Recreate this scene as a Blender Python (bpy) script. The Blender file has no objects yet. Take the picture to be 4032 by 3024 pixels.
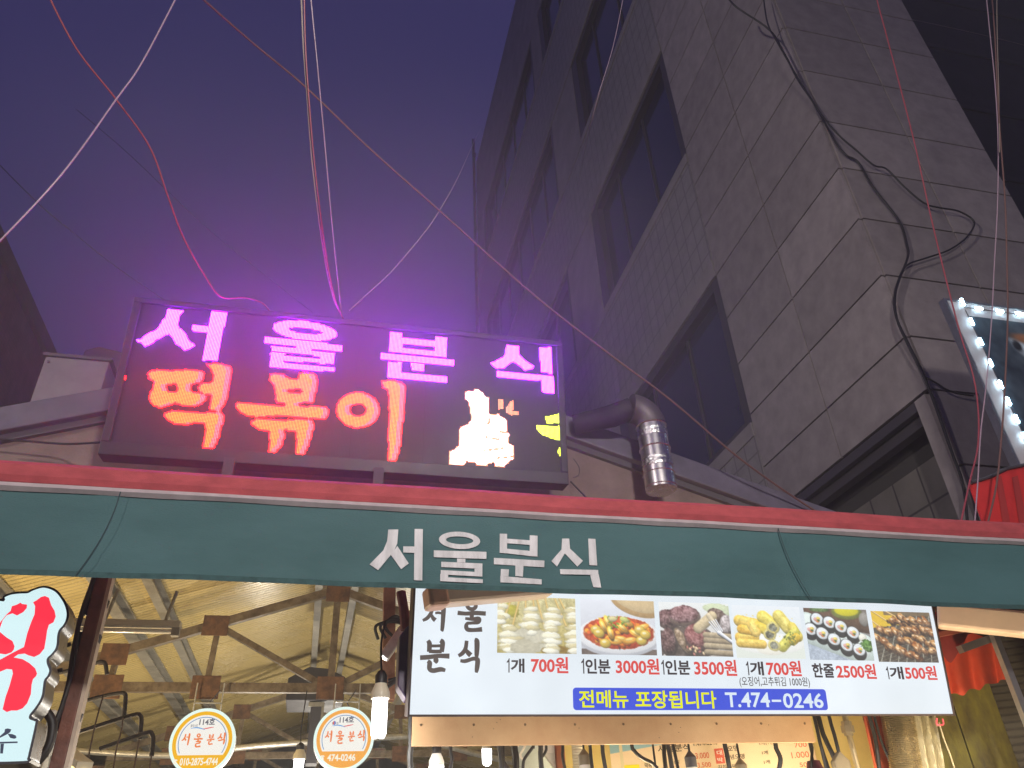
# tuning
SKYMIX, SKYCOL, SKYSTR = .7, (.36, .32, 1.30, 1), .11
STREETA, STREETB = 530., 1750.
CEILCOL = (.74, .56, .215)
LEDK, BW, HAZE, HAZEG = 2.0, 55., 0.0035, .3
STEAM = .20
KF, KB = .33, .45
import bpy, math, random
import numpy as np
from mathutils import Vector, Matrix
random.seed(7)
rng = np.random.default_rng(11)
C = bpy.context.scene.collection
S = bpy.context.scene
R = math.radians

# ------------------------------------------------------------------ camera
FPX, CX, CY = 3034., 2016., 1512.
_up = np.array([-230., -4660., FPX]); _up /= np.linalg.norm(_up)
_vx = np.array([14000., (FPX*FPX-230.*14000)/4660., FPX]); _vx /= np.linalg.norm(_vx)
_vy = np.cross(_up, _vx)
AX = np.array([_vx, _vy, _up])            # world axes expressed in camera axes (right, down, forward)
EYE = np.array([0., 0., 1.6])
cam_d = bpy.data.cameras.new('camera'); cam = bpy.data.objects.new('camera', cam_d); C.objects.link(cam)
right = AX @ np.array([1., 0, 0]); down = AX @ np.array([0, 1., 0]); fwd = AX @ np.array([0, 0, 1.])
cam.matrix_world = Matrix(((right[0], -down[0], -fwd[0], EYE[0]), (right[1], -down[1], -fwd[1], EYE[1]),
                           (right[2], -down[2], -fwd[2], EYE[2]), (0, 0, 0, 1)))
cam_d.sensor_width = 36.; cam_d.lens = FPX/4032*36.; cam_d.clip_start = .05; cam_d.clip_end = 2000
S.camera = cam

# ------------------------------------------------------------------ night sky
w = bpy.data.worlds.new('World'); S.world = w; w.use_nodes = True
nt = w.node_tree
bg = nt.nodes['Background']
sky = nt.nodes.new('ShaderNodeTexSky'); sky.sky_type = 'NISHITA'; sky.sun_disc = False
sky.sun_elevation = R(-2.5); sky.sun_rotation = R(200); sky.air_density = 1.2; sky.dust_density = 1.5
mixn = nt.nodes.new('ShaderNodeMix'); mixn.data_type = 'RGBA'; mixn.blend_type = 'MIX'
mixn.inputs['Factor'].default_value = SKYMIX
mixn.inputs['B'].default_value = SKYCOL
nt.links.new(sky.outputs['Color'], mixn.inputs['A'])
nt.links.new(mixn.outputs['Result'], bg.inputs['Color'])
bg.inputs['Strength'].default_value = SKYSTR
S.view_settings.view_transform = 'Standard'; S.view_settings.look = 'None'
S.view_settings.exposure = 0; S.view_settings.gamma = 1
S.cycles.max_bounces = 6; S.cycles.diffuse_bounces = 3; S.cycles.glossy_bounces = 3
S.cycles.volume_bounces = 0; S.cycles.transparent_max_bounces = 6
S.cycles.sample_clamp_indirect = 3.0

# ------------------------------------------------------------------ measuring helpers
def ray(u, v): return AX @ np.array([u-CX, v-CY, FPX])
def at(u, v, Y):
    r = ray(u, v); return EYE + r*(Y/r[1])
def atX(u, v, X):
    r = ray(u, v); return EYE + r*(X/r[0])
def c1(x, y): return (350+x*.48216, 1100+y*.48216)
def c2(x, y): return (1300+x*.51230, 1100+y*.51230)
def c3(x, y): return (x*.47269, 2240+y*.47269)
def c4(x, y): return (800+x*.44843, 2280+y*.44843)
def c5(x, y): return (1550+x*.49729, 2300+y*.49729)
def c6(x, y): return (2550+x*.33906, 2300+y*.33906)
def c7(x, y): return (3200+x*.43652, 2300+y*.43652)
def d7(x, y): return (x*.44843, 2280+y*.44843)          # left shop sign
def d8(x, y): return (640+x*.38879, 2760+y*.38879)      # round signs
def d5(x, y): return (1600+x*.38427, 2860+y*.38427)
def d6(x, y): return (2400+x*.38427, 2860+y*.38427)
def e1(x, y): return (3200+x*.37613, 1500+y*.37613)
def e2(x, y): return (3632+x*.36166, 1050+y*.36166)
def e3(x, y): return (2200+x*.36166, 1550+y*.36166)

class Plane:
    def __init__(s, o, ex, ez):
        s.o = np.array(o, float); s.ex = np.array(ex, float); s.ex /= np.linalg.norm(s.ex)
        s.ez = np.array(ez, float); s.ez /= np.linalg.norm(s.ez); s.n = np.cross(s.ex, s.ez)
    def px(s, u, v):
        r = ray(u, v); t = ((s.o-EYE)@s.n)/(r@s.n); p = EYE+r*t-s.o
        return np.array([p@s.ex, p@s.ez])
    def pt(s, a, b, off=0.): return s.o+s.ex*a+s.ez*b+s.n*off
def tilted(o, deg): return Plane(o, (1, 0, 0), (0, -math.sin(R(deg)), math.cos(R(deg))))

# ------------------------------------------------------------------ mesh builder
class MB:
    def __init__(s): s.v = []; s.f = []; s.c = None
    def add(s, vs, fs):
        n = len(s.v); s.v += [tuple(map(float, p)) for p in vs]; s.f += [tuple(i+n for i in f) for f in fs]; return s
    def box(s, a, b):
        (x0, y0, z0), (x1, y1, z1) = a, b
        return s.add([(x0,y0,z0),(x1,y0,z0),(x1,y1,z0),(x0,y1,z0),(x0,y0,z1),(x1,y0,z1),(x1,y1,z1),(x0,y1,z1)],
                     [(3,2,1,0),(4,5,6,7),(0,1,5,4),(1,2,6,5),(2,3,7,6),(3,0,4,7)])
    def obox(s, pl, a0, a1, b0, b1, o0, o1):
        P = [pl.pt(a, b, o) for o in (o0, o1) for (a, b) in ((a0,b0),(a1,b0),(a1,b1),(a0,b1))]
        return s.add(P, [(3,2,1,0),(4,5,6,7),(0,1,5,4),(1,2,6,5),(2,3,7,6),(3,0,4,7)])
    def beam(s, p, q, wd, ht, up=(0, 0, 1)):
        p = np.array(p, float); q = np.array(q, float); d = q-p; d /= np.linalg.norm(d)
        u = np.array(up, float); sd = np.cross(d, u)
        if np.linalg.norm(sd) < 1e-5: sd = np.cross(d, (1., 0, 0))
        sd /= np.linalg.norm(sd); u = np.cross(sd, d)
        P = [e+sd*a*wd/2+u*b*ht/2 for e in (p, q) for (a, b) in ((-1,-1),(1,-1),(1,1),(-1,1))]
        return s.add(P, [(0,1,2,3),(7,6,5,4),(4,5,1,0),(5,6,2,1),(6,7,3,2),(7,4,0,3)])
    def tube(s, pts, r, n=8, cap=True):
        pts = [np.array(p, float) for p in pts]; m = len(pts)
        rr = r if isinstance(r, (list, tuple)) else [r]*m
        t = [pts[min(i+1, m-1)]-pts[max(i-1, 0)] for i in range(m)]
        t = [x/(np.linalg.norm(x)+1e-12) for x in t]
        ref = np.array([0, 0, 1.]) if abs(t[0][2]) < .9 else np.array([1., 0, 0])
        u = np.cross(t[0], ref); u /= np.linalg.norm(u); V = []
        for i in range(m):
            u = u-t[i]*(u@t[i]); u /= np.linalg.norm(u)+1e-12; b = np.cross(t[i], u)
            for k in range(n):
                a = 2*math.pi*k/n; V.append(pts[i]+(u*math.cos(a)+b*math.sin(a))*rr[i])
        F = [(i*n+k, i*n+(k+1) % n, (i+1)*n+(k+1) % n, (i+1)*n+k) for i in range(m-1) for k in range(n)]
        if cap: F += [tuple(range(n-1, -1, -1)), tuple(range((m-1)*n, m*n))]
        return s.add(V, F)
    def lathe(s, c, prof, n=20, axis=(0, 0, 1)):
        ax = np.array(axis, float); ax /= np.linalg.norm(ax)
        ref = np.array([1., 0, 0]) if abs(ax[0]) < .9 else np.array([0, 1., 0])
        u = np.cross(ax, ref); u /= np.linalg.norm(u); b = np.cross(ax, u); V = []; c = np.array(c, float)
        for (r, h) in prof:
            for k in range(n):
                a = 2*math.pi*k/n; V.append(c+ax*h+(u*math.cos(a)+b*math.sin(a))*r)
        m = len(prof)
        F = [(i*n+k, i*n+(k+1) % n, (i+1)*n+(k+1) % n, (i+1)*n+k) for i in range(m-1) for k in range(n)]
        F += [tuple(range(n-1, -1, -1)), tuple(range((m-1)*n, m*n))]
        return s.add(V, F)
    def prism(s, front, back):
        n = len(front); return s.add(list(front)+list(back), [tuple(range(n)), tuple(range(2*n-1, n-1, -1))] +
                                     [(i, n+i, n+(i+1) % n, (i+1) % n) for i in range(n)])
    def plate(s, pl, st, o0, o1):            # 2-d polygon on a plane, with thickness
        return s.prism([pl.pt(a, b, o1) for a, b in st], [pl.pt(a, b, o0) for a, b in st])
    def face(s, pts): return s.add(pts, [tuple(range(len(pts)))])
    def strip(s, A, B):
        n = len(A); return s.add(list(A)+list(B), [(i, i+1, n+i+1, n+i) for i in range(n-1)])

def part(name, mb, m, parent=None, smooth=False, bevel=0, label=None):
    me = bpy.data.meshes.new(name)
    o = bpy.data.objects.new(name, me)
    base = Vector((0, 0, 0)); p = parent
    while p is not None: base += p.location; p = p.parent
    me.from_pydata([(x-base.x, y-base.y, z-base.z) for x, y, z in mb.v], [], mb.f); me.update()
    if smooth:
        me.polygons.foreach_set('use_smooth', [True]*len(me.polygons))
        try: me.set_sharp_from_angle(angle=R(40))
        except Exception: pass
    for mm in (m if isinstance(m, (list, tuple)) else [m]): me.materials.append(mm)
    if mb.c is not None:
        a = me.color_attributes.new('Col', 'FLOAT_COLOR', 'POINT')
        buf = np.ones((len(mb.v), 4), np.float32); buf[:, :3] = mb.c; a.data.foreach_set('color', buf.ravel())
    C.objects.link(o)
    if parent is not None: o.parent = parent
    if bevel:
        b = o.modifiers.new('bevel', 'BEVEL'); b.width = bevel; b.segments = 2; b.limit_method = 'ANGLE'
    if label: o['label'] = label
    return o
def thing(name, label, cat, loc=(0, 0, 0), group=None):
    o = bpy.data.objects.new(name, None); C.objects.link(o); o.location = tuple(map(float, loc)); o.empty_display_size = .1
    return tag(o, label, cat, group)
def tag(o, label, cat, group=None):
    o['label'] = label; o['category'] = cat
    if group: o['group'] = group
    return o
def lone(name, mb, m, label, cat, group=None, **k): return tag(part(name, mb, m, None, **k), label, cat, group)
def lamp(kind, name, loc, power, col, parent=None, size=.05, spread=None, aim=None):
    d = bpy.data.lights.new(name, kind); d.energy = power; d.color = col
    if kind == 'POINT': d.shadow_soft_size = size
    if kind == 'AREA': d.size = size
    o = bpy.data.objects.new(name, d); C.objects.link(o)
    b = Vector((0, 0, 0)); p = parent
    while p is not None: b += p.location; p = p.parent
    o.location = Vector(loc)-b
    if aim is not None: o.rotation_euler = (Vector(aim)-Vector(loc)).to_track_quat('-Z', 'Y').to_euler()
    if parent is not None: o.parent = parent
    return o
def smooth_path(P, k=8):
    P = [np.array(p, float) for p in P]; out = []
    for i in range(len(P)-1):
        a, b, c, d = P[max(i-1, 0)], P[i], P[i+1], P[min(i+2, len(P)-1)]
        for j in range(k):
            t = j/k; out.append(.5*((2*b)+(c-a)*t+(2*a-5*b+4*c-d)*t*t+(-a+3*b-3*c+d)*t**3))
    return out+[P[-1]]

# ------------------------------------------------------------------ materials
def lin(r, g, b):
    f = lambda c: (c/255/12.92) if c/255 <= .04045 else ((c/255+.055)/1.055)**2.4
    return (f(r), f(g), f(b))
def mat(name, col, rough=.6, metal=0., var=.0, scale=6., bump=0., bscale=60., spec=.5, col2=None, island=0., stretch=None, detail=5):
    m = bpy.data.materials.new(name); m.use_nodes = True; t = m.node_tree; b = t.nodes['Principled BSDF']
    b.inputs['Roughness'].default_value = rough; b.inputs['Metallic'].default_value = metal
    b.inputs['Specular IOR Level'].default_value = spec
    b.inputs['Base Color'].default_value = (*col, 1)
    if var or bump or col2:
        tc = t.nodes.new('ShaderNodeTexCoord'); vec = tc.outputs['Object']
        if stretch:
            mp = t.nodes.new('ShaderNodeMapping'); mp.inputs['Scale'].default_value = stretch
            t.links.new(vec, mp.inputs['Vector']); vec = mp.outputs['Vector']
    src = None
    if var or col2:
        n = t.nodes.new('ShaderNodeTexNoise'); n.inputs['Scale'].default_value = scale; n.inputs['Detail'].default_value = detail
        n.inputs['Roughness'].default_value = .65
        t.links.new(vec, n.inputs['Vector'])
        cr = t.nodes.new('ShaderNodeValToRGB'); cr.color_ramp.elements[0].position = .35; cr.color_ramp.elements[1].position = .68
        lo = col2 if col2 else tuple(c*(1-var) for c in col)
        cr.color_ramp.elements[0].color = (*lo, 1); cr.color_ramp.elements[1].color = (*[min(1, c*(1+var*.4)) for c in col], 1)
        t.links.new(n.outputs['Fac'], cr.inputs['Fac']); src = cr.outputs['Color']
        rr = t.nodes.new('ShaderNodeMapRange'); rr.inputs['To Min'].default_value = min(1, rough+.12); rr.inputs['To Max'].default_value = max(.02, rough-.1)
        t.links.new(n.outputs['Fac'], rr.inputs['Value']); t.links.new(rr.outputs['Result'], b.inputs['Roughness'])
    if island:
        g = t.nodes.new('ShaderNodeNewGeometry'); mr = t.nodes.new('ShaderNodeMapRange')
        mr.inputs['To Min'].default_value = 1-island; mr.inputs['To Max'].default_value = 1+island*.5
        t.links.new(g.outputs['Random Per Island'], mr.inputs['Value'])
        mx = t.nodes.new('ShaderNodeMix'); mx.data_type = 'RGBA'; mx.blend_type = 'MULTIPLY'; mx.inputs['Factor'].default_value = 1
        if src: t.links.new(src, mx.inputs['A'])
        else: mx.inputs['A'].default_value = (*col, 1)
        t.links.new(mr.outputs['Result'], mx.inputs['B']); src = mx.outputs['Result']
    if src: t.links.new(src, b.inputs['Base Color'])
    if bump:
        n2 = t.nodes.new('ShaderNodeTexNoise'); n2.inputs['Scale'].default_value = bscale; n2.inputs['Detail'].default_value = 4
        t.links.new(vec, n2.inputs['Vector'])
        bp = t.nodes.new('ShaderNodeBump'); bp.inputs['Strength'].default_value = bump; bp.inputs['Distance'].default_value = .01
        t.links.new(n2.outputs['Fac'], bp.inputs['Height']); t.links.new(bp.outputs['Normal'], b.inputs['Normal'])
    return m
def glow(name, col, st=1., base=.02, mottle=0.):
    m = bpy.data.materials.new(name); m.use_nodes = True; t = m.node_tree; b = t.nodes['Principled BSDF']
    b.inputs['Base Color'].default_value = (base*col[0], base*col[1], base*col[2], 1); b.inputs['Roughness'].default_value = .35
    b.inputs['Emission Color'].default_value = (*col, 1); b.inputs['Emission Strength'].default_value = st
    if mottle:
        tc = t.nodes.new('ShaderNodeTexCoord'); n = t.nodes.new('ShaderNodeTexNoise'); n.inputs['Scale'].default_value = 1.7; n.inputs['Detail'].default_value = 2
        t.links.new(tc.outputs['Object'], n.inputs['Vector']); mr = t.nodes.new('ShaderNodeMapRange')
        mr.inputs['From Min'].default_value = .3; mr.inputs['From Max'].default_value = .7
        mr.inputs['To Min'].default_value = st*(1-mottle); mr.inputs['To Max'].default_value = st*(1+mottle)
        t.links.new(n.outputs['Fac'], mr.inputs['Value']); t.links.new(mr.outputs['Result'], b.inputs['Emission Strength'])
    return m
def vcol(name, emit=0., rough=.4):
    m = bpy.data.materials.new(name); m.use_nodes = True; t = m.node_tree; b = t.nodes['Principled BSDF']
    a = t.nodes.new('ShaderNodeVertexColor'); a.layer_name = 'Col'
    b.inputs['Roughness'].default_value = rough
    if emit:
        t.links.new(a.outputs['Color'], b.inputs['Emission Color']); b.inputs['Emission Strength'].default_value = emit
        b.inputs['Base Color'].default_value = (.02, .02, .02, 1)
    else: t.links.new(a.outputs['Color'], b.inputs['Base Color'])
    return m
def banded(name, col, period, axis, rough=.35, depth=.4, dark=.75, var=.15, sharp=.8, spec=.5):
    """coloured sheet with fine pressed ribs or plank joints along one axis"""
    m = mat(name, col, rough, 0, var, 1.3, spec=spec); t = m.node_tree; b = t.nodes['Principled BSDF']
    tc = [n for n in t.nodes if n.type == 'TEX_COORD'][0]
    sp = t.nodes.new('ShaderNodeSeparateXYZ'); t.links.new(tc.outputs['Object'], sp.inputs[0])
    mu = t.nodes.new('ShaderNodeMath'); mu.operation = 'DIVIDE'; mu.inputs[1].default_value = period
    t.links.new(sp.outputs[axis], mu.inputs[0])
    fr = t.nodes.new('ShaderNodeMath'); fr.operation = 'FRACT'; t.links.new(mu.outputs[0], fr.inputs[0])
    pp = t.nodes.new('ShaderNodeMath'); pp.operation = 'PINGPONG'; pp.inputs[1].default_value = .5; t.links.new(fr.outputs[0], pp.inputs[0])
    ss = t.nodes.new('ShaderNodeMapRange'); ss.interpolation_type = 'SMOOTHSTEP'
    ss.inputs['From Min'].default_value = 0.02; ss.inputs['From Max'].default_value = .5*(1-sharp)+.03
    t.links.new(pp.outputs[0], ss.inputs['Value'])
    bp = t.nodes.new('ShaderNodeBump'); bp.inputs['Strength'].default_value = depth; bp.inputs['Distance'].default_value = .01
    t.links.new(ss.outputs['Result'], bp.inputs['Height']); t.links.new(bp.outputs['Normal'], b.inputs['Normal'])
    mx = t.nodes.new('ShaderNodeMix'); mx.data_type = 'RGBA'; mx.blend_type = 'MULTIPLY'; mx.inputs['Factor'].default_value = 1
    mr = t.nodes.new('ShaderNodeMapRange'); mr.inputs['To Min'].default_value = dark; mr.inputs['To Max'].default_value = 1
    t.links.new(ss.outputs['Result'], mr.inputs['Value'])
    src = b.inputs['Base Color'].links[0].from_socket
    t.links.new(src, mx.inputs['A']); t.links.new(mr.outputs['Result'], mx.inputs['B']); t.links.new(mx.outputs['Result'], b.inputs['Base Color'])
    return m
def tiled(name, col, grout, sx, sz, axes, rough=.6, jw=.03, var=.15):
    """rectangular tiles with grout, laid in the plane of two object axes"""
    m = mat(name, col, rough, 0, var, 3.); t = m.node_tree; b = t.nodes['Principled BSDF']
    tc = [n for n in t.nodes if n.type == 'TEX_COORD'][0]
    sp = t.nodes.new('ShaderNodeSeparateXYZ'); t.links.new(tc.outputs['Object'], sp.inputs[0])
    outs = []
    for ax_, per in ((axes[0], sx), (axes[1], sz)):
        mu = t.nodes.new('ShaderNodeMath'); mu.operation = 'DIVIDE'; mu.inputs[1].default_value = per; t.links.new(sp.outputs[ax_], mu.inputs[0])
        fr = t.nodes.new('ShaderNodeMath'); fr.operation = 'FRACT'; t.links.new(mu.outputs[0], fr.inputs[0])
        pp = t.nodes.new('ShaderNodeMath'); pp.operation = 'PINGPONG'; pp.inputs[1].default_value = .5; t.links.new(fr.outputs[0], pp.inputs[0])
        ss = t.nodes.new('ShaderNodeMath'); ss.operation = 'GREATER_THAN'; ss.inputs[1].default_value = jw/per/2; t.links.new(pp.outputs[0], ss.inputs[0]); outs.append(ss)
    mn = t.nodes.new('ShaderNodeMath'); mn.operation = 'MINIMUM'; t.links.new(outs[0].outputs[0], mn.inputs[0]); t.links.new(outs[1].outputs[0], mn.inputs[1])
    mx = t.nodes.new('ShaderNodeMix'); mx.data_type = 'RGBA'; t.links.new(mn.outputs[0], mx.inputs['Factor'])
    src = b.inputs['Base Color'].links[0].from_socket
    mx.inputs['A'].default_value = (*grout, 1); t.links.new(src, mx.inputs['B']); t.links.new(mx.outputs['Result'], b.inputs['Base Color'])
    bp = t.nodes.new('ShaderNodeBump'); bp.inputs['Strength'].default_value = .4; bp.inputs['Distance'].default_value = .01
    t.links.new(mn.outputs[0], bp.inputs['Height']); t.links.new(bp.outputs['Normal'], b.inputs['Normal'])
    return m

# ------------------------------------------------------------------ lettering
_tc = {}
def text2d(s, bold=.0):
    k = (s, bold)
    if k in _tc: return _tc[k]
    cu = bpy.data.curves.new('t', 'FONT'); cu.body = s; cu.resolution_u = 3; cu.offset = bold; cu.fill_mode = 'FRONT'
    o = bpy.data.objects.new('t', cu); C.objects.link(o)
    dg = bpy.context.evaluated_depsgraph_get(); dg.update()
    me = bpy.data.meshes.new_from_object(o.evaluated_get(dg))
    V = np.array([v.co[:2] for v in me.vertices]); F = [tuple(p.vertices) for p in me.polygons]
    bpy.data.objects.remove(o); bpy.data.curves.remove(cu); bpy.data.meshes.remove(me)
    lo = V.min(0); hi = V.max(0); V = (V-lo)/(hi-lo)
    _tc[k] = (V, F); return V, F
def text(mb, pl, s, bl, tr, off=.002, bold=.0, slant=0., rot=0.):
    """lettering whose ink fills the rectangle between two measured corners on a plane"""
    V, F = text2d(s, bold); a = pl.px(*bl); b = pl.px(*tr)
    return textr(mb, pl, s, a[0], a[1], b[0], b[1], off, bold, slant)
def textr(mb, pl, s, x0, y0, x1, y1, off=.002, bold=0., slant=0., back=None):
    V, F = text2d(s, bold)
    P = [(x0+x*(x1-x0)+slant*y*(y1-y0), y0+y*(y1-y0)) for x, y in V]
    return mb.add([pl.pt(x, y, off) for x, y in P], F)
def brush(mb, pl, strokes, x0, y0, x1, y1, off=.002, wk=1.):
    """brush-written strokes: (x, y, half width) in a unit square, y up"""
    for i, st in enumerate(strokes):
        P = np.array(smooth_path([(a, b, c) for a, b, c in st], 6)); L = []; Rr = []
        W, H = x1-x0, y1-y0
        q = np.stack([x0+P[:, 0]*W, y0+P[:, 1]*H], 1); hw = np.abs(P[:, 2])*wk*(abs(W)+abs(H))/2
        t = np.gradient(q, axis=0); t /= np.linalg.norm(t, axis=1)[:, None]+1e-12; nn = np.stack([-t[:, 1], t[:, 0]], 1)
        o = off+.0004*i
        A = [pl.pt(*(q[j]+nn[j]*hw[j]), o) for j in range(len(q))]; B = [pl.pt(*(q[j]-nn[j]*hw[j]), o) for j in range(len(q))]
        mb.strip(B, A)
    return mb
# brush syllables of the shop's name, one unit square each
BR = [
 [[(.38,.95,.05),(.34,.7,.05),(.2,.5,.05),(.02,.4,.035)], [(.33,.66,.03),(.42,.5,.05),(.52,.42,.06)], [(.5,.68,.03),(.62,.7,.035),(.76,.68,.03)], [(.74,.98,.045),(.82,.9,.065),(.82,.5,.06),(.8,.1,.05),(.78,.02,.03)]],
 [[(.5,.97,.03),(.4,.96,.04),(.34,.87,.045),(.42,.77,.045),(.56,.77,.045),(.64,.87,.045),(.56,.96,.04),(.48,.97,.03)], [(.02,.62,.05),(.3,.6,.045),(.6,.63,.05),(.98,.62,.05)], [(.5,.6,.05),(.5,.5,.05),(.48,.44,.03)], [(.28,.44,.03),(.5,.42,.04),(.74,.44,.05),(.72,.33,.05),(.5,.29,.035),(.36,.27,.04),(.32,.17,.05),(.38,.07,.05),(.6,.06,.045),(.86,.09,.055)]],
 [[(.25,.96,.04),(.31,.86,.055),(.31,.62,.05)], [(.66,.97,.045),(.74,.9,.055),(.72,.62,.05)], [(.32,.8,.03),(.5,.8,.032),(.7,.81,.03)], [(.3,.64,.04),(.5,.63,.04),(.72,.64,.04)], [(.02,.44,.05),(.3,.46,.05),(.6,.5,.045),(.98,.5,.055)], [(.52,.46,.045),(.54,.36,.06),(.5,.3,.04)], [(.27,.34,.035),(.34,.28,.055),(.34,.12,.05),(.46,.06,.05),(.7,.1,.05),(.86,.07,.035)]],
 [[(.34,.95,.045),(.3,.72,.05),(.18,.58,.05),(.02,.5,.04)], [(.3,.7,.03),(.4,.6,.055),(.52,.52,.06)], [(.66,.98,.04),(.76,.92,.065),(.76,.55,.055),(.74,.46,.03)], [(.1,.36,.035),(.3,.35,.045),(.6,.42,.045),(.76,.42,.05)], [(.7,.43,.04),(.8,.38,.06),(.78,.14,.055),(.75,.02,.035)]],
]

# ------------------------------------------------------------------ ground
asph = mat('asphalt', (.05, .05, .055), .8, 0, .4, 8, .5, 90)
g = part('ground', MB().face([(-150, -150, 0), (150, -150, 0), (150, 150, 0), (-150, 150, 0)]), asph); g['kind'] = 'structure'
tag(g, 'dark asphalt street ground under the stalls', 'ground')

# ------------------------------------------------------------------ street lamps added out of view behind the camera to light stalls and building
gal = mat('galvanised_steel', (.45, .45, .46), .45, .9, .2, 5)
for i, (lx, ly, lz, pw, aim) in enumerate(((1.2, -3.2, 5.4, STREETA, (1.4, 6, 2.5)), (-13., -5., 9.0, STREETB, (9, 12, 16)))):
    t = thing('street_lamp', ['short steel street lamp with one white head, across the lane', 'tall steel street lamp with one white head, farther down the lane'][i], 'street lamp', (lx, ly, 0))
    part('pole', MB().tube([(lx, ly, 0), (lx, ly, lz*.6), (lx, ly, lz)], [.09, .07, .05], 12), gal, t, True)
    hd = part('lamp_head', MB().box((lx-.14, ly-.1, lz), (lx+.14, ly+.55, lz+.09)), gal, t, bevel=.02)
    part('diffuser', MB().box((lx-.1, ly+.0, lz-.02), (lx+.1, ly+.5, lz-.003)), glow('lamp_white', (1, .93, .82), 12), hd)
    lamp('AREA', 'street_light', (lx, ly+.3, lz-.06), pw, (1, .93, .86), t, .5, aim=aim)

# ------------------------------------------------------------------ the tall stone-clad building
K = .8125
def sc(x, y, z): return (x*K, y*K, 1.6+(z-1.6)*K)
def sbox(mb, a, b): return mb.box(sc(*a), sc(*b))
stone = mat('stone_cladding', (.35, .30, .305), .55, 0, .20, 3.2, .3, 110, island=.15, detail=12)
stone2 = mat('stone_band', (.34, .30, .30), .6, 0, .2, 1.2, .2, 60)
tilem = tiled('band_tiles', (.32, .29, .29), (.20, .18, .18), .46*K, .62*K, (1, 2), .5, .035)
dark = mat('dark_core', (.06, .055, .055), .9)
glassd = mat('window_glass', (.035, .04, .075), .12, 0, .2, .4, spec=.9)
alu = mat('dark_aluminium', (.10, .09, .10), .5, .4)
bx0 = sc(8.47, 8, 0)
T = thing('office_building', 'tall grey stone-clad building with wide dark window bands rising behind the stalls', 'building', (bx0[0], bx0[1], 0))
m = MB(); sbox(m, (9.0, 8.06, -.4), (12.2, 40.2, 50)); sbox(m, (8.53, 8.06, 7.75), (9.0, 12.45, 50)); part('core', m, dark, T)
zs = [7.55, 8.54, 9.8, 11.1, 12.39, 13.71, 15.3, 16.8]
while zs[-1] < 49: zs.append(zs[-1]+1.42)
jt = .018
m = MB()
for a, b in zip(zs, zs[1:]):
    for y0, y1 in ((8.0, 10.22), (10.22, 12.55)):
        sbox(m, (8.47, y0+(jt if y0 > 8.1 else .0), a+jt), (8.53, y1-jt, b-jt))
part('side_cladding', m, stone, T)
zf = [-.4, 1.2, 2.5, 3.8, 5.1, 6.3]+zs
m = MB()
for a, b in zip(zf, zf[1:]):
    for x0, x1 in ((8.53, 10.4), (10.4, 12.25)):
        sbox(m, (x0+jt, 7.97, a+jt), (x1-jt, 8.06, b-jt))
part('front_cladding', m, stone, T)
m = MB(); sbox(m, (8.47, 8.06, -.4), (8.56, 8.3, 7.52)); part('corner_pier', m, stone, T)
m = MB(); sbox(m, (8.5, 8.31, 7.38), (8.6, 12.5, 7.54)); sbox(m, (8.62, 8.31, 7.2), (8.8, 12.5, 7.36)); part('shop_lintel', m, alu, T)
m = MB(); sbox(m, (9.0-.02, 8.31, -.4), (8.99, 12.5, 6.9)); part('shop_wall', m, tiled('shop_tiles', (.2, .18, .16), (.07, .06, .06), .5, .6, (1, 2), .5, .03), T)
for z0, z1 in ((-.4, 9.62), (13.72, 18.08), (22.72, 26.9), (31.85, 37.0)):
    m = MB(); sbox(m, (8.47, 12.56, z0), (8.99, 40.3, z1)); part('spandrel', m, tilem, T)
    m = MB(); sbox(m, (8.44, 12.56, z0), (8.468, 40.3, z0+.5)); sbox(m, (8.44, 12.56, z1-.32), (8.468, 40.3, z1)); part('spandrel_band', m, stone2, T)
m = MB(); sbox(m, (8.47, 12.56, 41.6), (8.99, 40.3, 49.2)); part('parapet', m, stone2, T)
for z0, z1, pz in ((9.62, 13.72, ((19.55, 22.6), (38.2, 40.3))), (18.08, 22.72, ((19.55, 22.6), (38.2, 40.3))), (26.9, 31.85, ((19.55, 22.7), (38.2, 40.3))), (37.0, 41.6, ((12.56, 15), (23.1, 24.6), (38.2, 40.3)))):
    for y0, y1 in pz:
        m = MB(); sbox(m, (8.475, y0, z0), (8.99, y1, z1)); part('pier', m, stone2, T)
    ys = [12.56]+[e for p in pz for e in p]
    gaps = [(a, b) for a, b in zip([12.56]+[p[1] for p in pz], [p[0] for p in pz]+[40.3]) if b-a > .5]
    for y0, y1 in gaps:
        m = MB(); sbox(m, (8.74, y0, z0), (8.97, y1, z1)); wn = part('window', m, glassd, T)
        n = max(2, round((y1-y0)/2.6)); m = MB()
        for i in range(1, n): yy = y0+(y1-y0)*i/n; sbox(m, (8.68, yy-.035, z0+.16), (8.738, yy+.035, z1-.26))
        sbox(m, (8.5, y0+.3, z0+.004), (8.738, y1-.02, z0+.16)); sbox(m, (8.5, y0+.3, z1-.26), (8.738, y1-.02, z1-.004)); sbox(m, (8.5, y1-.62, z0+.17), (8.737, y1-.005, z1-.27)); sbox(m, (8.5, y0+.004, z0+.004), (8.738, y0+.29, z1-.004)); part('window_frame', m, alu, wn)
m = MB(); m.tube([sc(8.3, 40.4, 3), sc(8.3, 40.4, 30), sc(8.3, 40.4, 52)], .09, 8)
for z in range(6, 52, 4): m.add(*(lambda q: (q.v, q.f))(MB().box(sc(8.2, 40.28, z), sc(8.47, 40.5, z+.3))))
part('drain_pipe', m, alu, T)

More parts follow.
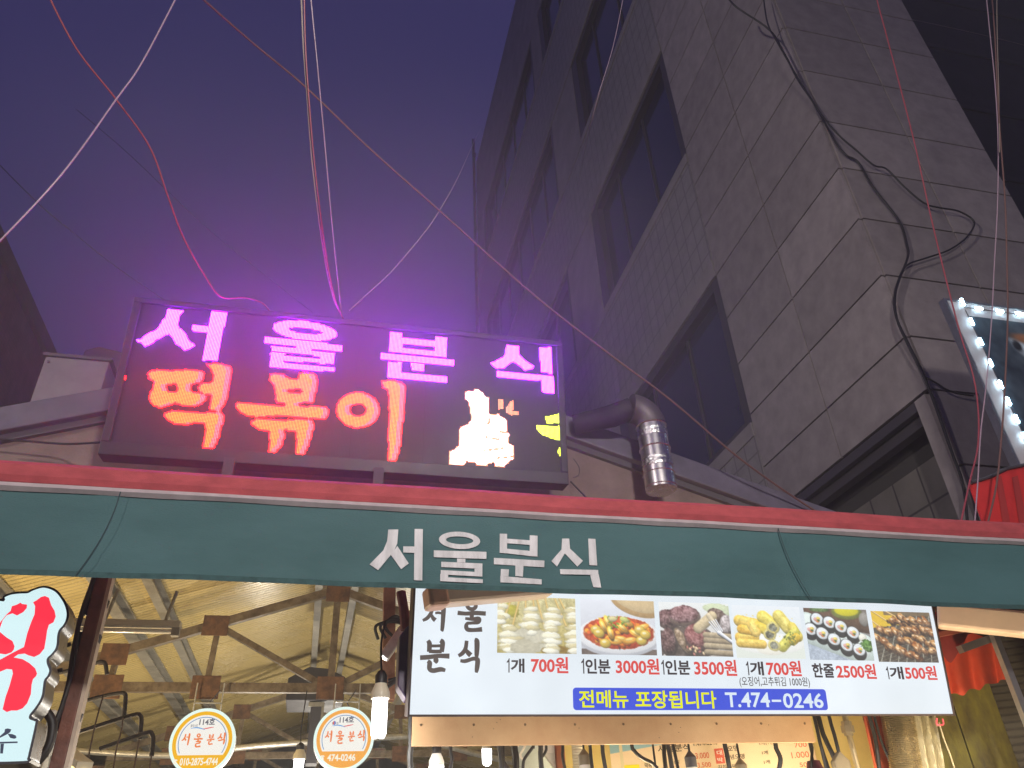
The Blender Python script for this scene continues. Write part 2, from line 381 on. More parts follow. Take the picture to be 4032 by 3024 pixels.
# dark neighbour seen past its right edge
m = MB(); m.box((12.2, 14.5, 0), (34, 15.5, 44)); 
nb = thing('neighbour_building', 'unlit dark building at the upper right, beyond the stone-clad building', 'building', (20, 14.5, 0))
part('wall', m, mat('unlit_render', (.035, .037, .045), .9, 0, .2, 1), nb)
m = MB()
for z in range(6, 42, 4): m.box((12.2, 14.44, z), (34, 14.5, z+.25))
part('ledge', m, mat('unlit_ledge', (.045, .045, .05), .9), nb)

# brown building at the far left, its eave running away from the camera
m = MB(); m.box((-14, 3., 0), (-6, 15.1, 11.0)); lb = thing('brick_building', 'brown windowless building side with straight eave at the far left', 'building', (-10, 9, 0))
part('wall', m, tiled('brown_brick', (.16, .09, .075), (.09, .06, .055), .22, .075, (1, 2), .8, .012, .3), lb)
part('eave', MB().box((-14, 2.9, 11.0), (-5.9, 15.2, 11.3)), mat('eave_board', (.11, .08, .075), .7, 0, .2, 3), lb)

# ------------------------------------------------------------------ market hall: gable front, roof, trusses
HY = 5.5
beige = mat('painted_plaster', (.24, .175, .15), .75, 0, .22, 2.6, .2, 50, col2=(.16, .115, .10))
fasc = mat('grey_fascia', (.145, .13, .175), .5, .2, .25, 4, .1, 40)
H = thing('market_hall', 'market hall with beige gable front, grey eaves and trussed yellow ceiling', 'building', (0, HY, 0))
RX, RZ, SL = .12, 5.5, .335
def roofz(x): return RZ-(.352 if x < RX else .315)*abs(x-RX)
xs = [-5.2, RX, 5.4]
W0 = 3.55
pts = [(-5.2, W0), (5.4, W0), (5.4, roofz(5.4)-.12), (RX, RZ-.12), (-5.2, roofz(-5.2)-.12)]
part('gable_wall', MB().prism([(x, HY, z) for x, z in pts], [(x, HY+.12, z) for x, z in pts]), beige, H)
for sx in (-5.6, 5.8):
    m = MB(); m.beam((RX, HY-.02, RZ-.09), (sx, HY-.02, roofz(sx)-.09), .16, .20, (0, 0, 1))
    part('fascia', m, fasc, H, bevel=.01)
    m = MB(); m.beam((RX, 14.15, RZ+.0), (sx, 14.15, roofz(sx)+.0), 17.2, .05, (0, 0, 1))
    part('roof_sheet', m, mat('grey_roof_sheet', (.2, .2, .22), .5, .3, .2, 3), H)
    m = MB(); m.beam((RX, HY-.015, RZ-.22), (sx, HY-.015, roofz(sx)-.22), .05, .06); part('soffit_trim', m, mat('soffit', (.09, .08, .09), .7), H)
CZ = 5.1
def ceilz(x): return CZ-SL*abs(x-RX)
ceilm = banded('ceiling_panel', CEILCOL, .085, 1, .26, 1., .72, .16, .75, spec=.7)
for x0, x1 in ((-5.3, RX), (RX, 5.5)):
    m = MB()
    for k in range(14):
        y0 = HY+.13+k*1.2
        m.add([(x0, y0, ceilz(x0)), (x1, y0, ceilz(x1)), (x1, y0+1.19, ceilz(x1)), (x0, y0+1.19, ceilz(x0)),
               (x0, y0, ceilz(x0)+.05), (x1, y0, ceilz(x1)+.05), (x1, y0+1.19, ceilz(x1)+.05), (x0, y0+1.19, ceilz(x0)+.05)],
              [(0, 3, 2, 1), (4, 5, 6, 7), (0, 1, 5, 4), (2, 3, 7, 6)])
    part('ceiling', m, ceilm, H)
pur = mat('painted_purlin', (.34, .31, .25), .5, .1, .3, 5)
for (u, v), wd in (((420, 2311), .13), ((614, 2311), .10), ((1253, 2361), .09), ((1387, 2361), .09), ((1750, 2400), .1), ((60, 2400), .13)):
    r = ray(u, v); q = r[0]/r[2]; sgn = -1 if q < .05 else 1
    # X = q*(z-1.6) and z = ceiling line minus half a purlin
    A = CZ-.07-1.6
    zz = (A+sgn*SL*RX)/(1+sgn*SL*q) if sgn > 0 else (A-SL*RX)/(1-SL*q)
    x = q*zz; z = 1.6+zz
    m = MB(); m.box((x-wd/2, HY+.2, z-.09), (x-wd/2+.02, 22, z+.06)); m.box((x-wd/2+.02, HY+.2, z+.04), (x+wd/2, 22, z+.06)); m.box((x-wd/2+.02, HY+.2, z-.09), (x+wd/2, 22, z-.07))
    part('purlin', m, pur, H)
trm = mat('rusty_paint_steel', (.30, .24, .165), .55, .1, .3, 9, .3, 60, col2=(.13, .09, .055))
rust = mat('rust_red_plate', (.24, .12, .06), .7, .1, .35, 11, .3, 50, col2=(.12, .065, .04))
def truss(TY, k):
    s = TY/9.5
    def P(u, v): return at(u, v, TY) if k == 0 else None
    apex = np.array([.146, TY, 4.72]); zc = at(1300, 2711, 9.5)[2]
    def top(x): return apex[2]-SL*abs(x-apex[0])
    tp = part('truss', MB().beam((-4.9, TY, top(-4.9)), apex, .08, .095).beam(apex, (5.1, TY, top(5.1)), .08, .095)
              .beam((-4.9, TY+.001, zc), (5.1, TY+.001, zc), .08, .10)
              .beam((.146, TY, zc), apex, .07, .08, (1, 0, 0)), trm, H)
    xs_ = [-1.2, -2.2, -3.3, 1.5, 2.5, 3.6]
    for x in xs_: part('web_member', MB().beam((x, TY-.002, zc), (x+(.03 if x < 0 else -.03), TY-.002, top(x)), .06, .06, (1, 0, 0)), trm, tp)
    for x0, x1 in ((-1.2, .12), (1.5, .17), (-3.3, -2.2), (3.6, 2.5)):
        part('web_member', MB().beam((x0, TY+.004, top(x0)), (x1, TY+.004, zc), .065, .075, (0, 1, 0)), trm, tp)
    pass
    for x, z in [(.146, apex[2]-.04), (.146, zc)]+[(x, top(x)-.02) for x in xs_]+[(x, zc) for x in xs_]:
        q = .14 if z > zc+.1 else .15
        part('gusset_plate', MB().box((x-q, TY-.053, z-q*.85), (x+q, TY-.041, z+q*.8)), rust, tp, bevel=.003)
    return tp
truss(9.5, 0); truss(14.6, 1); truss(19.5, 1)
dkw = mat('hall_end_wall', (.12, .12, .14), .8, 0, .3, 1.5)
part('end_wall', MB().prism([(-5.2, 21.9, 0), (5.4, 21.9, 0), (5.4, 21.9, 3.3), (RX, 21.9, 5.05), (-5.2, 21.9, 3.3)], [(-5.2, 22.1, 0), (5.4, 22.1, 0), (5.4, 22.1, 3.3), (RX, 22.1, 5.05), (-5.2, 22.1, 3.3)]), dkw, H)
part('side_wall', MB().box((-5.35, HY+.15, 0), (-5.2, 22, 3.28)), dkw, H)
part('side_wall', MB().box((5.4, HY+.15, 0), (5.55, 22, 3.28)), dkw, H)
# steel brackets and roof clutter seen above the left eave
ac = thing('rooftop_cabinet', 'pale metal cabinet standing on the roof edge left of the dot-matrix sign', 'cabinet', at(300, 1505, 6.4))
a = at(180, 1402, 6.4); b = at(385, 1515, 6.4)
part('body', MB().box((a[0], 6.4, b[2]-.6), (b[0]+.04, 6.9, a[2])), mat('pale_metal', (.24, .20, .22), .5, .1, .2, 4), ac, bevel=.012)
part('lid', MB().box((a[0]-.02, 6.38, a[2]), (b[0]+.06, 6.92, a[2]+.03)), alu, ac)
part('bolt', MB().lathe((a[0]+.04, 6.385, a[2]-.06), [(.012, 0), (.012, .02)], 8, (0, 1, 0)), alu, ac)
a = at(330, 1375, 7.); b = at(480, 1530, 7.)
tp = MB()
pr = [(a[0], b[2]-.6), (b[0]+.5, b[2]-.6), (b[0]+.5, a[2]-.1), (b[0]+.12, a[2]-.02), (a[0]+.12, a[2]+.06), (a[0], a[2])]
lone('covered_water_tank', tp.prism([(x, 7., z) for x, z in pr], [(x, 7.8, z) for x, z in pr]), mat('dark_tarp', (.055, .045, .06), .8, 0, .3, 4, .5, 12), 'dark tarp-covered box on the roof behind the pale cabinet', 'roof box', bevel=.03)

# ------------------------------------------------------------------ awning
AY = 4.0
redc = mat('red_canvas', (.43, .065, .075), .75, 0, .22, 7, .25, 180, stretch=(1, 1, 2))
green = mat('green_canvas', (.055, .135, .145), .7, 0, .22, 1.6, .3, 220, col2=(.035, .10, .105), stretch=(.35, 1, 1))
white = mat('faded_white_vinyl', (.68, .66, .68), .6, 0, .12, 6, col2=(.5, .49, .5), stretch=(3, 1, .6))
trimw = mat('white_trim', (.46, .40, .41), .5, 0, .15, 12)
armc = mat('cream_arm', (.85, .64, .50), .4, 0, .08, 5)
A = thing('awning', 'red and green roll-out awning with the shop name across its valance', 'awning', (1.4, AY, 2.9))
xa, xb = -3.2, 6.4
N = 120
X = np.linspace(xa, xb, N)
def wav(x): return .006*math.sin(x*1.9)+.003*math.sin(x*5.1+1)+.0015*math.sin(x*11)
prof = []
for k in range(9):
    a = R(-70+k*31); prof.append((-math.cos(a)*.05 if a < 1.57 else -math.cos(a)*.06, math.copysign(abs(math.sin(a))**.6, math.sin(a))*.071))
m = MB(); rows = []
for (dy, dz) in prof: rows.append([(x, AY+.0+dy+wav(x)*.4, 3.452+dz+.003*math.sin(x*3)) for x in X])
for r0, r1 in zip(rows, rows[1:]): m.strip(r0, r1)
part('front_roll', m, redc, A, True)
m = MB(); m.beam((xa, AY+.06, 3.50), (xb, AY+.06, 3.50), .05, .05); part('front_rail', m, alu, A)
m = MB(); rows = []
for t in np.linspace(0, 1, 8): rows.append([(x, AY+.03+t*1.33, 3.512+t*.40-.03*math.sin(math.pi*t)*(1+.3*math.sin(x*4))) for x in X])
for r0, r1 in zip(rows, rows[1:]): m.strip(r0, r1)
part('canopy', m, redc, A, True)
m = MB(); A1 = [(x, AY-.036+wav(x)*.5, 3.352+.002*math.sin(x*9)) for x in X]; B1 = [(x, AY-.056+wav(x)*.5, 3.370) for x in X]
D1 = [(x, AY-.036+wav(x)*.5, 3.398) for x in X]; m.strip(A1, B1).strip(B1, D1); part('piping', m, trimw, A, True)
# valance: hangs in gentle folds, a stitched hem at the bottom
VZ0, VZ1 = 2.928, 3.368
m = MB(); rows = []
for t in np.linspace(0, 1, 9):
    z = VZ1+(VZ0-VZ1)*t
    rows.append([(x, AY-.03+wav(x)*(.4+1.6*t)-(.004 if abs(x+1.12+.02*t) < .05 else 0)-(.004 if abs(x-2.67-.05*t) < .045 else 0), z+.002*math.sin(x*1.3)*t) for x in np.linspace(xa, xb, 260)])
for r0, r1 in zip(rows, rows[1:]): m.strip(r0, r1)
va = part('valance', m, green, A, True)
m = MB(); hx = np.linspace(xa, xb, 160)
m.strip([(x, AY-.034+wav(x)*2, VZ0+.026+.002*math.sin(x*1.3)) for x in hx], [(x, AY-.04+wav(x)*2, VZ0-.004+.002*math.sin(x*1.3)) for x in hx])
part('hem', m, mat('hem_green', (.03, .085, .085), .8, 0, .3, 20), va, True)
m = MB()
for cx_, dx in ((-1.07, -.10), (2.66, .10)):
    q = [(cx_+dx*t*t, AY-.05+wav(cx_)*(.4+1.6*t)-.008, VZ1+(VZ0-VZ1)*t) for t in np.linspace(0, 1, 10)]
    m.strip([(x, y, z) for x, y, z in q], [(x+.006, y, z) for x, y, z in q])
part('seam', m, mat('seam_thread', (.02, .045, .05), .8), va)
PV = Plane((0, AY-.075, 0), (1, 0, 0), (0, 0, 1))
def f8(x, y): return (x*.99458, 1700+y*.995)
def f5(x, y): return (2100+x*.8734, 1500+y*.8734)
def poly(pl, pts, conv): return [pl.px(*conv(*p)) for p in pts]
m = MB()
G = [
 # 서
 [(1540,375),(1580,375),(1576,430),(1562,462),(1500,535),(1466,512),(1520,458),(1536,420)], [(1566,455),(1576,440),(1622,510),(1592,532),(1550,475)],
 [(1600,442),(1646,443),(1645,468),(1600,466)], [(1645,373),(1678,374),(1676,578),(1643,576)],
 # 울 bars
 [(1722,458),(1932,464),(1932,492),(1722,485)], [(1815,490),(1848,491),(1848,506),(1815,505)],
 [(1752,503),(1916,510),(1916,531),(1752,524)], [(1885,530),(1916,531),(1916,546),(1885,545)], [(1750,536),(1916,545),(1916,562),(1750,553)], [(1748,552),(1780,553),(1779,566),(1748,565)], [(1748,563),(1918,573),(1918,588),(1748,580)],
 # 분
 [(1985,392),(2014,393),(2014,470),(1985,468)], [(2105,398),(2136,400),(2136,482),(2105,480)], [(2014,412),(2105,418),(2105,436),(2014,430)], [(2014,452),(2105,460),(2105,480),(2014,470)],
 [(1962,488),(2164,498),(2164,524),(1962,513)], [(2048,517),(2080,519),(2078,562),(2048,560)], [(1990,532),(2022,534),(2020,562),(1989,560)], [(1988,560),(2154,572),(2154,592),(1988,585)],
]
for q in G: m.plate(PV, poly(PV, q, f8)[::-1], -.002, .002)
c = PV.px(*f8(1825, 418)); a = PV.px(*f8(1742, 418)); b = PV.px(*f8(1825, 384)); rx = c[0]-a[0]; rz = b[1]-c[1]; n = 28
for i in range(n):
    t0, t1 = 2*math.pi*i/n, 2*math.pi*(i+1)/n
    q = [(c[0]+rx*k*math.cos(t), c[1]+rz*k2*math.sin(t)) for t, k, k2 in ((t0,1,1),(t1,1,1),(t1,.66,.45),(t0,.66,.45))]
    m.face([PV.pt(x, z, .002) for x, z in q[::-1]])
Q = [[(140,697),(172,697),(176,742),(235,798),(210,823),(158,768),(152,764),(118,822),(92,798),(138,745)],
     [(258,698),(290,700),(299,820),(264,817)], [(132,834),(303,840),(305,862),(134,857)], [(268,862),(306,860),(318,920),(283,917)]]
for q in Q: m.plate(PV, poly(PV, q, f5)[::-1], -.002, .002)
def valance_y(x, z): return AY-.03+wav(x)*(.4+1.6*(VZ1-z)/(VZ1-VZ0))
m.v = [(x, valance_y(x, z)-.005+(y-PV.o[1]), z) for x, y, z in m.v]
part('lettering', m, white, va)
# folding arms and end bracket under the canopy
for (u0, v0, u1, v1, y0, y1, hh, wd) in ((1690, 2357, 2160, 2318, 4.3, 4.45, .10, .12), (3690, 2425, 4050, 2462, 4.5, 4.2, .16, .12)):
    p = at(u0, v0, y0); q = at(u1, v1, y1)
    m = MB(); m.beam(p, q, wd, hh); ar = part('folding_arm', m, armc, A, bevel=.02)
    e = p if u0 < 2000 else q
    part('elbow_cap', MB().beam(e-(q-p)/np.linalg.norm(q-p)*.02, e+(q-p)/np.linalg.norm(q-p)*.1, wd+.015, hh+.02), mat('worn_cream_cap', (.72, .42, .31), .5, 0, .2, 9), ar, bevel=.02)

# ------------------------------------------------------------------ dot-matrix sign
LT = 7.5
bl = at(390, 1790, 4.95)
LP = tilted((0, 4.95, bl[2]), LT)
blk = mat('black_sign_frame', (.022, .018, .024), .5, 0, .2, 6)
a = LP.px(392, 1800); b = LP.px(2207, 1351); c_ = LP.px(526, 1167); d_ = LP.px(2243, 1904)
x0, x1 = (a[0]+c_[0])/2, (b[0]+d_[0])/2; y0, y1 = (a[1]+d_[1])/2, (b[1]+c_[1])/2
L = thing('dot_matrix_sign', 'black dot-matrix board glowing pink, red, white and yellow above the awning', 'electronic sign', LP.pt((x0+x1)/2, y0, 0))
fw, ft, fb = .052, .045, .095
m = MB().obox(LP, x0, x1, y0, y0+fb, -.14, .018).obox(LP, x0, x1, y1-ft, y1, -.14, .018).obox(LP, x0, x0+fw, y0+fb, y1-ft, -.14, .018).obox(LP, x1-fw, x1, y0+fb, y1-ft, -.14, .018)
part('cabinet_frame', m, blk, L, bevel=.006)
part('back_plate', MB().obox(LP, x0+.01, x1-.01, y0+.01, y1-.01, -.16, -.141), blk, L)
ix0, ix1, iy0, iy1 = x0+fw, x1-fw, y0+fb, y1-ft
NX = 312; pitch = (ix1-ix0)/NX; NY = int((iy1-iy0)/pitch)
face_m = tiled('unlit_dot_face', (.036, .026, .038), (.012, .010, .014), pitch, pitch, (0, 2), .55, pitch*.5, .1)
fc = part('dot_face', MB().obox(LP, ix0, ix1, iy0, iy1, -.02, 0), face_m, L)
m = MB()
for k in range(1, 6): xx = ix0+(ix1-ix0)*k/6; m.obox(LP, xx-.0015, xx+.0015, iy0, iy1, 0, .0012)
part('module_joint', m, mat('module_gap', (.008, .008, .008), .8), fc)
def mapx(pts, conv): return np.array([LP.px(*conv(*p)) for p in pts])
def inpoly(P, x, y):
    ins = np.zeros(x.shape, bool); n = len(P)
    for i in range(n):
        xa_, ya_ = P[i]; xb_, yb_ = P[(i+1) % n]
        cnd = ((ya_ > y) != (yb_ > y)); ins ^= cnd & (x < (xb_-xa_)*(y-ya_)/(yb_-ya_+1e-12)+xa_)
    return ins
gx, gy = np.meshgrid(ix0+(np.arange(NX)+.5)*pitch, iy0+(np.arange(NY)+.5)*pitch)
def ell(cx_, cy_, rx_, ry_, rot, n=40):
    return [(cx_+rx_*math.cos(t)*math.cos(rot)-ry_*math.sin(t)*math.sin(rot), cy_+rx_*math.cos(t)*math.sin(rot)+ry_*math.sin(t)*math.cos(rot)) for t in np.linspace(0, 2*math.pi, n, endpoint=False)]
def mask(polys, holes=()):
    k = np.zeros(gx.shape, bool)
    for conv, P in polys: k |= inpoly(mapx(P, conv), gx, gy)
    for conv, P in holes: k &= ~inpoly(mapx(P, conv), gx, gy)
    return k
pink = mask([
 (c1, [(645,240),(770,255),(765,270),(740,300),(725,370),(700,420),(640,450),(600,470),(540,500),(520,520),(465,548),(440,540),(440,525),(390,505),(395,490),(430,490),(470,450),(520,430),(560,410),(590,360),(600,330),(620,320),(635,290)]),
 (c1, [(725,370),(740,400),(790,440),(800,480),(865,545),(830,560),(795,580),(770,575),(760,555),(710,525),(690,490),(665,450),(640,430),(700,400)]),
 (c1, [(850,375),(1000,390),(990,442),(845,425)]), (c1, [(1005,258),(1125,270),(1055,668),(930,660)]),
 (c1, ell(1763, 420, 262, 76, R(7))), (c1, [(1435,468),(2072,540),(2065,590),(1435,520)]),
 (c1, [(1690,520),(1830,540),(1820,590),(1690,575)]),
 (c1, [(1492,545),(2010,603),(2004,640),(1490,586)]), (c1, [(1890,590),(2008,603),(2000,690),(1885,690)]),
 (c1, [(1486,598),(2002,652),(1998,694),(1484,652)]), (c1, [(1484,600),(1595,612),(1590,720),(1478,708)]), (c1, [(1478,670),(2006,722),(2004,756),(1476,712)]),
 (c2, [(460,405),(555,412),(553,560),(455,555)]), (c2, [(805,445),(898,450),(895,600),(800,590)]), (c2, [(550,450),(805,475),(803,515),(550,495)]), (c2, [(452,520),(897,560),(895,602),(455,557)]),
 (c2, [(393,565),(950,622),(948,667),(392,612)]), (c2, [(622,640),(725,650),(722,705),(625,695)]), (c2, [(448,632),(548,640),(545,750),(445,745)]), (c2, [(445,705),(903,748),(900,792),(443,752)]),
 (c2, [(1355,503),(1445,512),(1450,580),(1480,610),(1530,650),(1565,665),(1555,685),(1500,700),(1480,685),(1450,660),(1410,630),(1380,645),(1345,680),(1280,685),(1250,660),(1232,645),(1290,620),(1330,600),(1345,580)]),
 (c2, [(1608,520),(1698,528),(1708,725),(1620,715)]), (c2, [(1285,702),(1710,742),(1712,785),(1285,747)]), (c2, [(1622,780),(1712,745),(1720,878),(1632,870)]),
], [(c1, ell(1768, 422, 142, 24, R(7))), (c1, [(1598,612),(1890,640),(1888,650),(1598,622)]), (c1, [(1592,660),(1880,690),(1880,702),(1590,672)]), (c1, [(1490,540),(1692,560),(1692,568),(1490,549)]), (c1, [(1825,574),(2012,594),(2012,602),(1825,583)]),
    (c2, [(900, 612), (392, 556), (392, 563), (900, 619)]), (c2, [(1600, 728), (1715, 737), (1715, 744), (1600, 735)])])
red = mask([
 (c1, [(478,765),(520,745),(610,735),(690,745),(760,740),(850,735),(920,745),(950,770),(945,800),(920,830),(905,850),(845,856),(838,915),(905,925),(965,950),(955,990),(920,1020),(860,1040),(780,1040),(730,1020),(700,1010),(660,1030),(590,1050),(540,1040),(505,1010),(490,970),(500,930),(520,890),(525,830),(490,815)]),
 (c1, [(965,685),(1080,690),(1150,710),(1170,745),(1165,800),(1150,900),(1120,1000),(1075,1075),(1000,1080),(985,1050),(1000,940),(905,930),(890,890),(905,850),(1010,840),(1020,800),(1000,740),(965,705)]),
 (c1, [(620,1090),(680,1075),(900,1090),(1000,1085),(1070,1080),(1105,1110),(1100,1160),(1075,1240),(1055,1320),(1015,1385),(925,1385),(935,1300),(950,1220),(945,1175),(880,1170),(800,1190),(720,1190),(660,1160),(620,1120)]),
 (c1, [(1475,780),(1520,770),(1590,775),(1620,800),(1650,815),(1710,815),(1715,770),(1760,758),(1830,765),(1865,800),(1865,870),(1845,960),(1830,1010),(1530,1010),(1520,930),(1510,860),(1475,820)]),
 (c1, [(1600,1000),(1720,1000),(1720,1045),(1600,1045)]),
 (c1, [(1200,1010),(1260,1005),(1500,1030),(1800,1035),(1930,1040),(1960,1070),(1955,1110),(1930,1145),(1800,1140),(1600,1115),(1480,1120),(1370,1130),(1290,1115),(1230,1080),(1200,1050)]),
 (c1, [(1325,1160),(1380,1135),(1500,1145),(1600,1150),(1700,1140),(1800,1140),(1835,1160),(1840,1200),(1820,1280),(1790,1370),(1760,1430),(1690,1435),(1690,1340),(1695,1250),(1600,1230),(1600,1290),(1570,1370),(1520,1420),(1465,1415),(1470,1320),(1480,1240),(1400,1235),(1350,1200),(1325,1180)]),
 (c2, ell(213, 1005, 166, 138, .05)),
 (c2, [(398,775),(500,780),(560,800),(580,830),(575,960),(560,1100),(545,1250),(530,1330),(505,1400),(440,1400),(445,1250),(450,1100),(450,900),(440,850),(400,825)]),
], [(c1, [(640,862),(720,852),(718,915),(640,920)]), (c1, [(1620,903),(1720,898),(1742,915),(1720,932),(1630,927)]), (c2, ell(213, 1005, 60, 46, 0)),
    (c1, [(1500,1016),(1600,1022),(1600,1030),(1500,1024)]), (c1, [(1720,1018),(1840,1018),(1840,1028),(1720,1028)])])
red &= ~pink
white_d = mask([(c2, [(1035,870),(1060,855),(1100,855),(1105,838),(1135,845),(1180,875),(1180,895),(1220,910),(1222,1035),(1300,1035),(1305,1050),(1345,1070),(1362,1090),(1360,1170),(1378,1190),(1375,1260),(1408,1280),(1410,1385),(1380,1390),(1375,1420),(1345,1425),(1340,1448),(1265,1445),(1260,1415),(1215,1415),(1215,1435),(1120,1435),(1120,1410),(1045,1400),(1040,1425),(1010,1440),(915,1435),(915,1320),(960,1305),(965,1280),(990,1280),(990,1150),(1005,1135),(1060,1110),(1080,1080),(1075,990),(1060,960),(1060,935),(1035,925)])])
crease = mask([(c2, P) for P in ([(1180,1105),(1225,1100),(1225,1120),(1180,1122)], [(1195,1205),(1300,1225),(1300,1240),(1195,1222)], [(1180,1310),(1330,1290),(1330,1305),(1180,1325)], [(1290,1160),(1370,1175),(1370,1188),(1290,1175)], [(1260,1370),(1400,1355),(1400,1370),(1260,1385)], [(1215,1060),(1235,1060),(1235,1110),(1215,1110)])]) & white_d
tick = mask([(c2, [(1290,925),(1328,925),(1328,1000),(1290,1000)]), (c2, [(1385,935),(1410,935),(1410,985),(1400,1010),(1450,1015),(1450,1040),(1390,1045),(1350,1025),(1350,990),(1370,965)])])
yel = mask([(c2, [(1655,1055),(1720,1045),(1765,1030),(1775,1110),(1660,1105)]), (c2, [(1580,1125),(1785,1130),(1785,1235),(1730,1230),(1640,1200),(1590,1160)]), (c2, [(1755,1290),(1795,1290),(1797,1385),(1770,1370),(1750,1330)])])
spot = mask([(c1, [(268,790),(302,785),(306,815),(270,818)])])
def edge(k, n=1):
    e = k.copy()
    for _ in range(n):
        e = e & np.roll(e, 1, 0) & np.roll(e, -1, 0) & np.roll(e, 1, 1) & np.roll(e, -1, 1)
    return k & ~e
def rim(k): return k & ~(np.roll(k, 3, 1) & k) | (k & ~np.roll(k, -3, 1))
rede = edge(red); rstripe = red & ~rede & ~np.roll(red, -4, 1)
whe = edge(white_d)
def dots(name, k, m_, r=.36):
    m = MB(); ys, xs_ = np.nonzero(k); n = 6
    for j, i in zip(ys, xs_):
        cx_, cy_ = gx[j, i], gy[j, i]; V = []
        for (rr, o) in ((r, .0005), (r*.8, .006)):
            V += [LP.pt(cx_+pitch*rr*math.cos(2*math.pi*q/n), cy_+pitch*rr*math.sin(2*math.pi*q/n), o) for q in range(n)]
        m.add(V, [(q, (q+1) % n, n+(q+1) % n, n+q) for q in range(n)]+[tuple(range(n, 2*n))])
    return part(name, m, m_, L)
E_ = LEDK
dots('pink_dots', pink, glow('led_magenta', (.34, .009, 1.), 54*E_))
dots('orange_dots', red & ~rede & ~rstripe, glow('led_orange', (1., .019, .0035), 26*E_))
dots('red_dots', rede | spot, glow('led_red', (1., .005, .005), 21*E_))
dots('rose_dots', rstripe, glow('led_rose', (1., .025, .03), 13*E_))
dots('white_dots', white_d & ~whe & ~crease, glow('led_white', (1., .9, 1.), 7*E_), .38)
dots('peach_dots', (whe | crease | tick) & ~spot, glow('led_peach', (1., .30, .14), 2.*E_))
dots('yellow_dots', yel, glow('led_yellow', (.62, .75, .04), 5*E_))
for u in (905, 1490):
    m = MB(); p = at(u, 1840, 4.98); q = (p[0], 5.4, p[2]-.05)
    m.box((p[0]-.035, 4.9, p[2]-.22), (p[0]+.035, 4.96, LP.o[2]+y0+.02)); m.box((p[0]-.035, 4.96, p[2]-.22), (p[0]+.035, 5.4, p[2]-.17))
    part('mounting_bracket', m, mat('dark_bracket', (.06, .05, .055), .6, .3), L)

# ------------------------------------------------------------------ stainless exhaust duct
steel = mat('duct_steel', (.78, .75, .74), .27, 1, .15, 8, .15, 14, stretch=(1, 1, .2))
foil = mat('crinkled_foil', (.7, .68, .68), .25, 1, .1, 20, 1., 45)
p0 = at(2578, 1680, 5.12); p1 = at(2590, 1930, 5.12)
xc = (p0[0]+p1[0])/2; r_ = .5*np.linalg.norm(at(*e3(895, 700), 5.12)-at(*e3(1192, 700), 5.12))
D = thing('exhaust_duct', 'short shiny steel exhaust duct with taped joints hanging right of the dot-matrix sign', 'duct', (xc, 5.12, p1[2]))
part('pipe', MB().lathe((xc, 5.12, p1[2]), [(r_+.004, 0), (r_+.004, .13), (r_, .131), (r_, p0[2]-p1[2])], 28), steel, D, True)
m = MB()
for z in (p1[2]+.02, p1[2]+.135, p1[2]+.36, p0[2]-.01): m.lathe((xc, 5.12, z), [(r_+.002, -.006), (r_+.010, 0), (r_+.002, .006)], 28)
part('joint_ring', m, steel, D, True)
for zz, hh in ((p1[2]+.19, .07), (p0[2]-.12, .06)): part('foil_tape', MB().lathe((xc, 5.12, zz), [(r_+.003, 0), (r_+.007, hh*.3), (r_+.004, hh*.6), (r_+.006, hh)], 28), foil, D, True)
zt = p0[2]; el = [(xc-.16+.16*math.cos(t), 5.12, zt+.16*math.sin(t)) for t in np.linspace(0, math.pi/2, 9)]
part('elbow', MB().tube(el, r_+.004, 24), mat('dull_duct', (.14, .12, .13), .55, .6, .2, 7), D, True)
part('branch_pipe', MB().tube([(xc-.15, 5.12, zt+.16), (xc-.3, 5.2, zt+.12), (xc-.6, 5.33, zt+.08)], [r_*.8, r_*.8, r_*.7], 20), mat('sooty_duct', (.03, .024, .03), .7, .3, .4, 6, .6, 20), D, True)  # branch and elbow coloured darker than the upright pipe

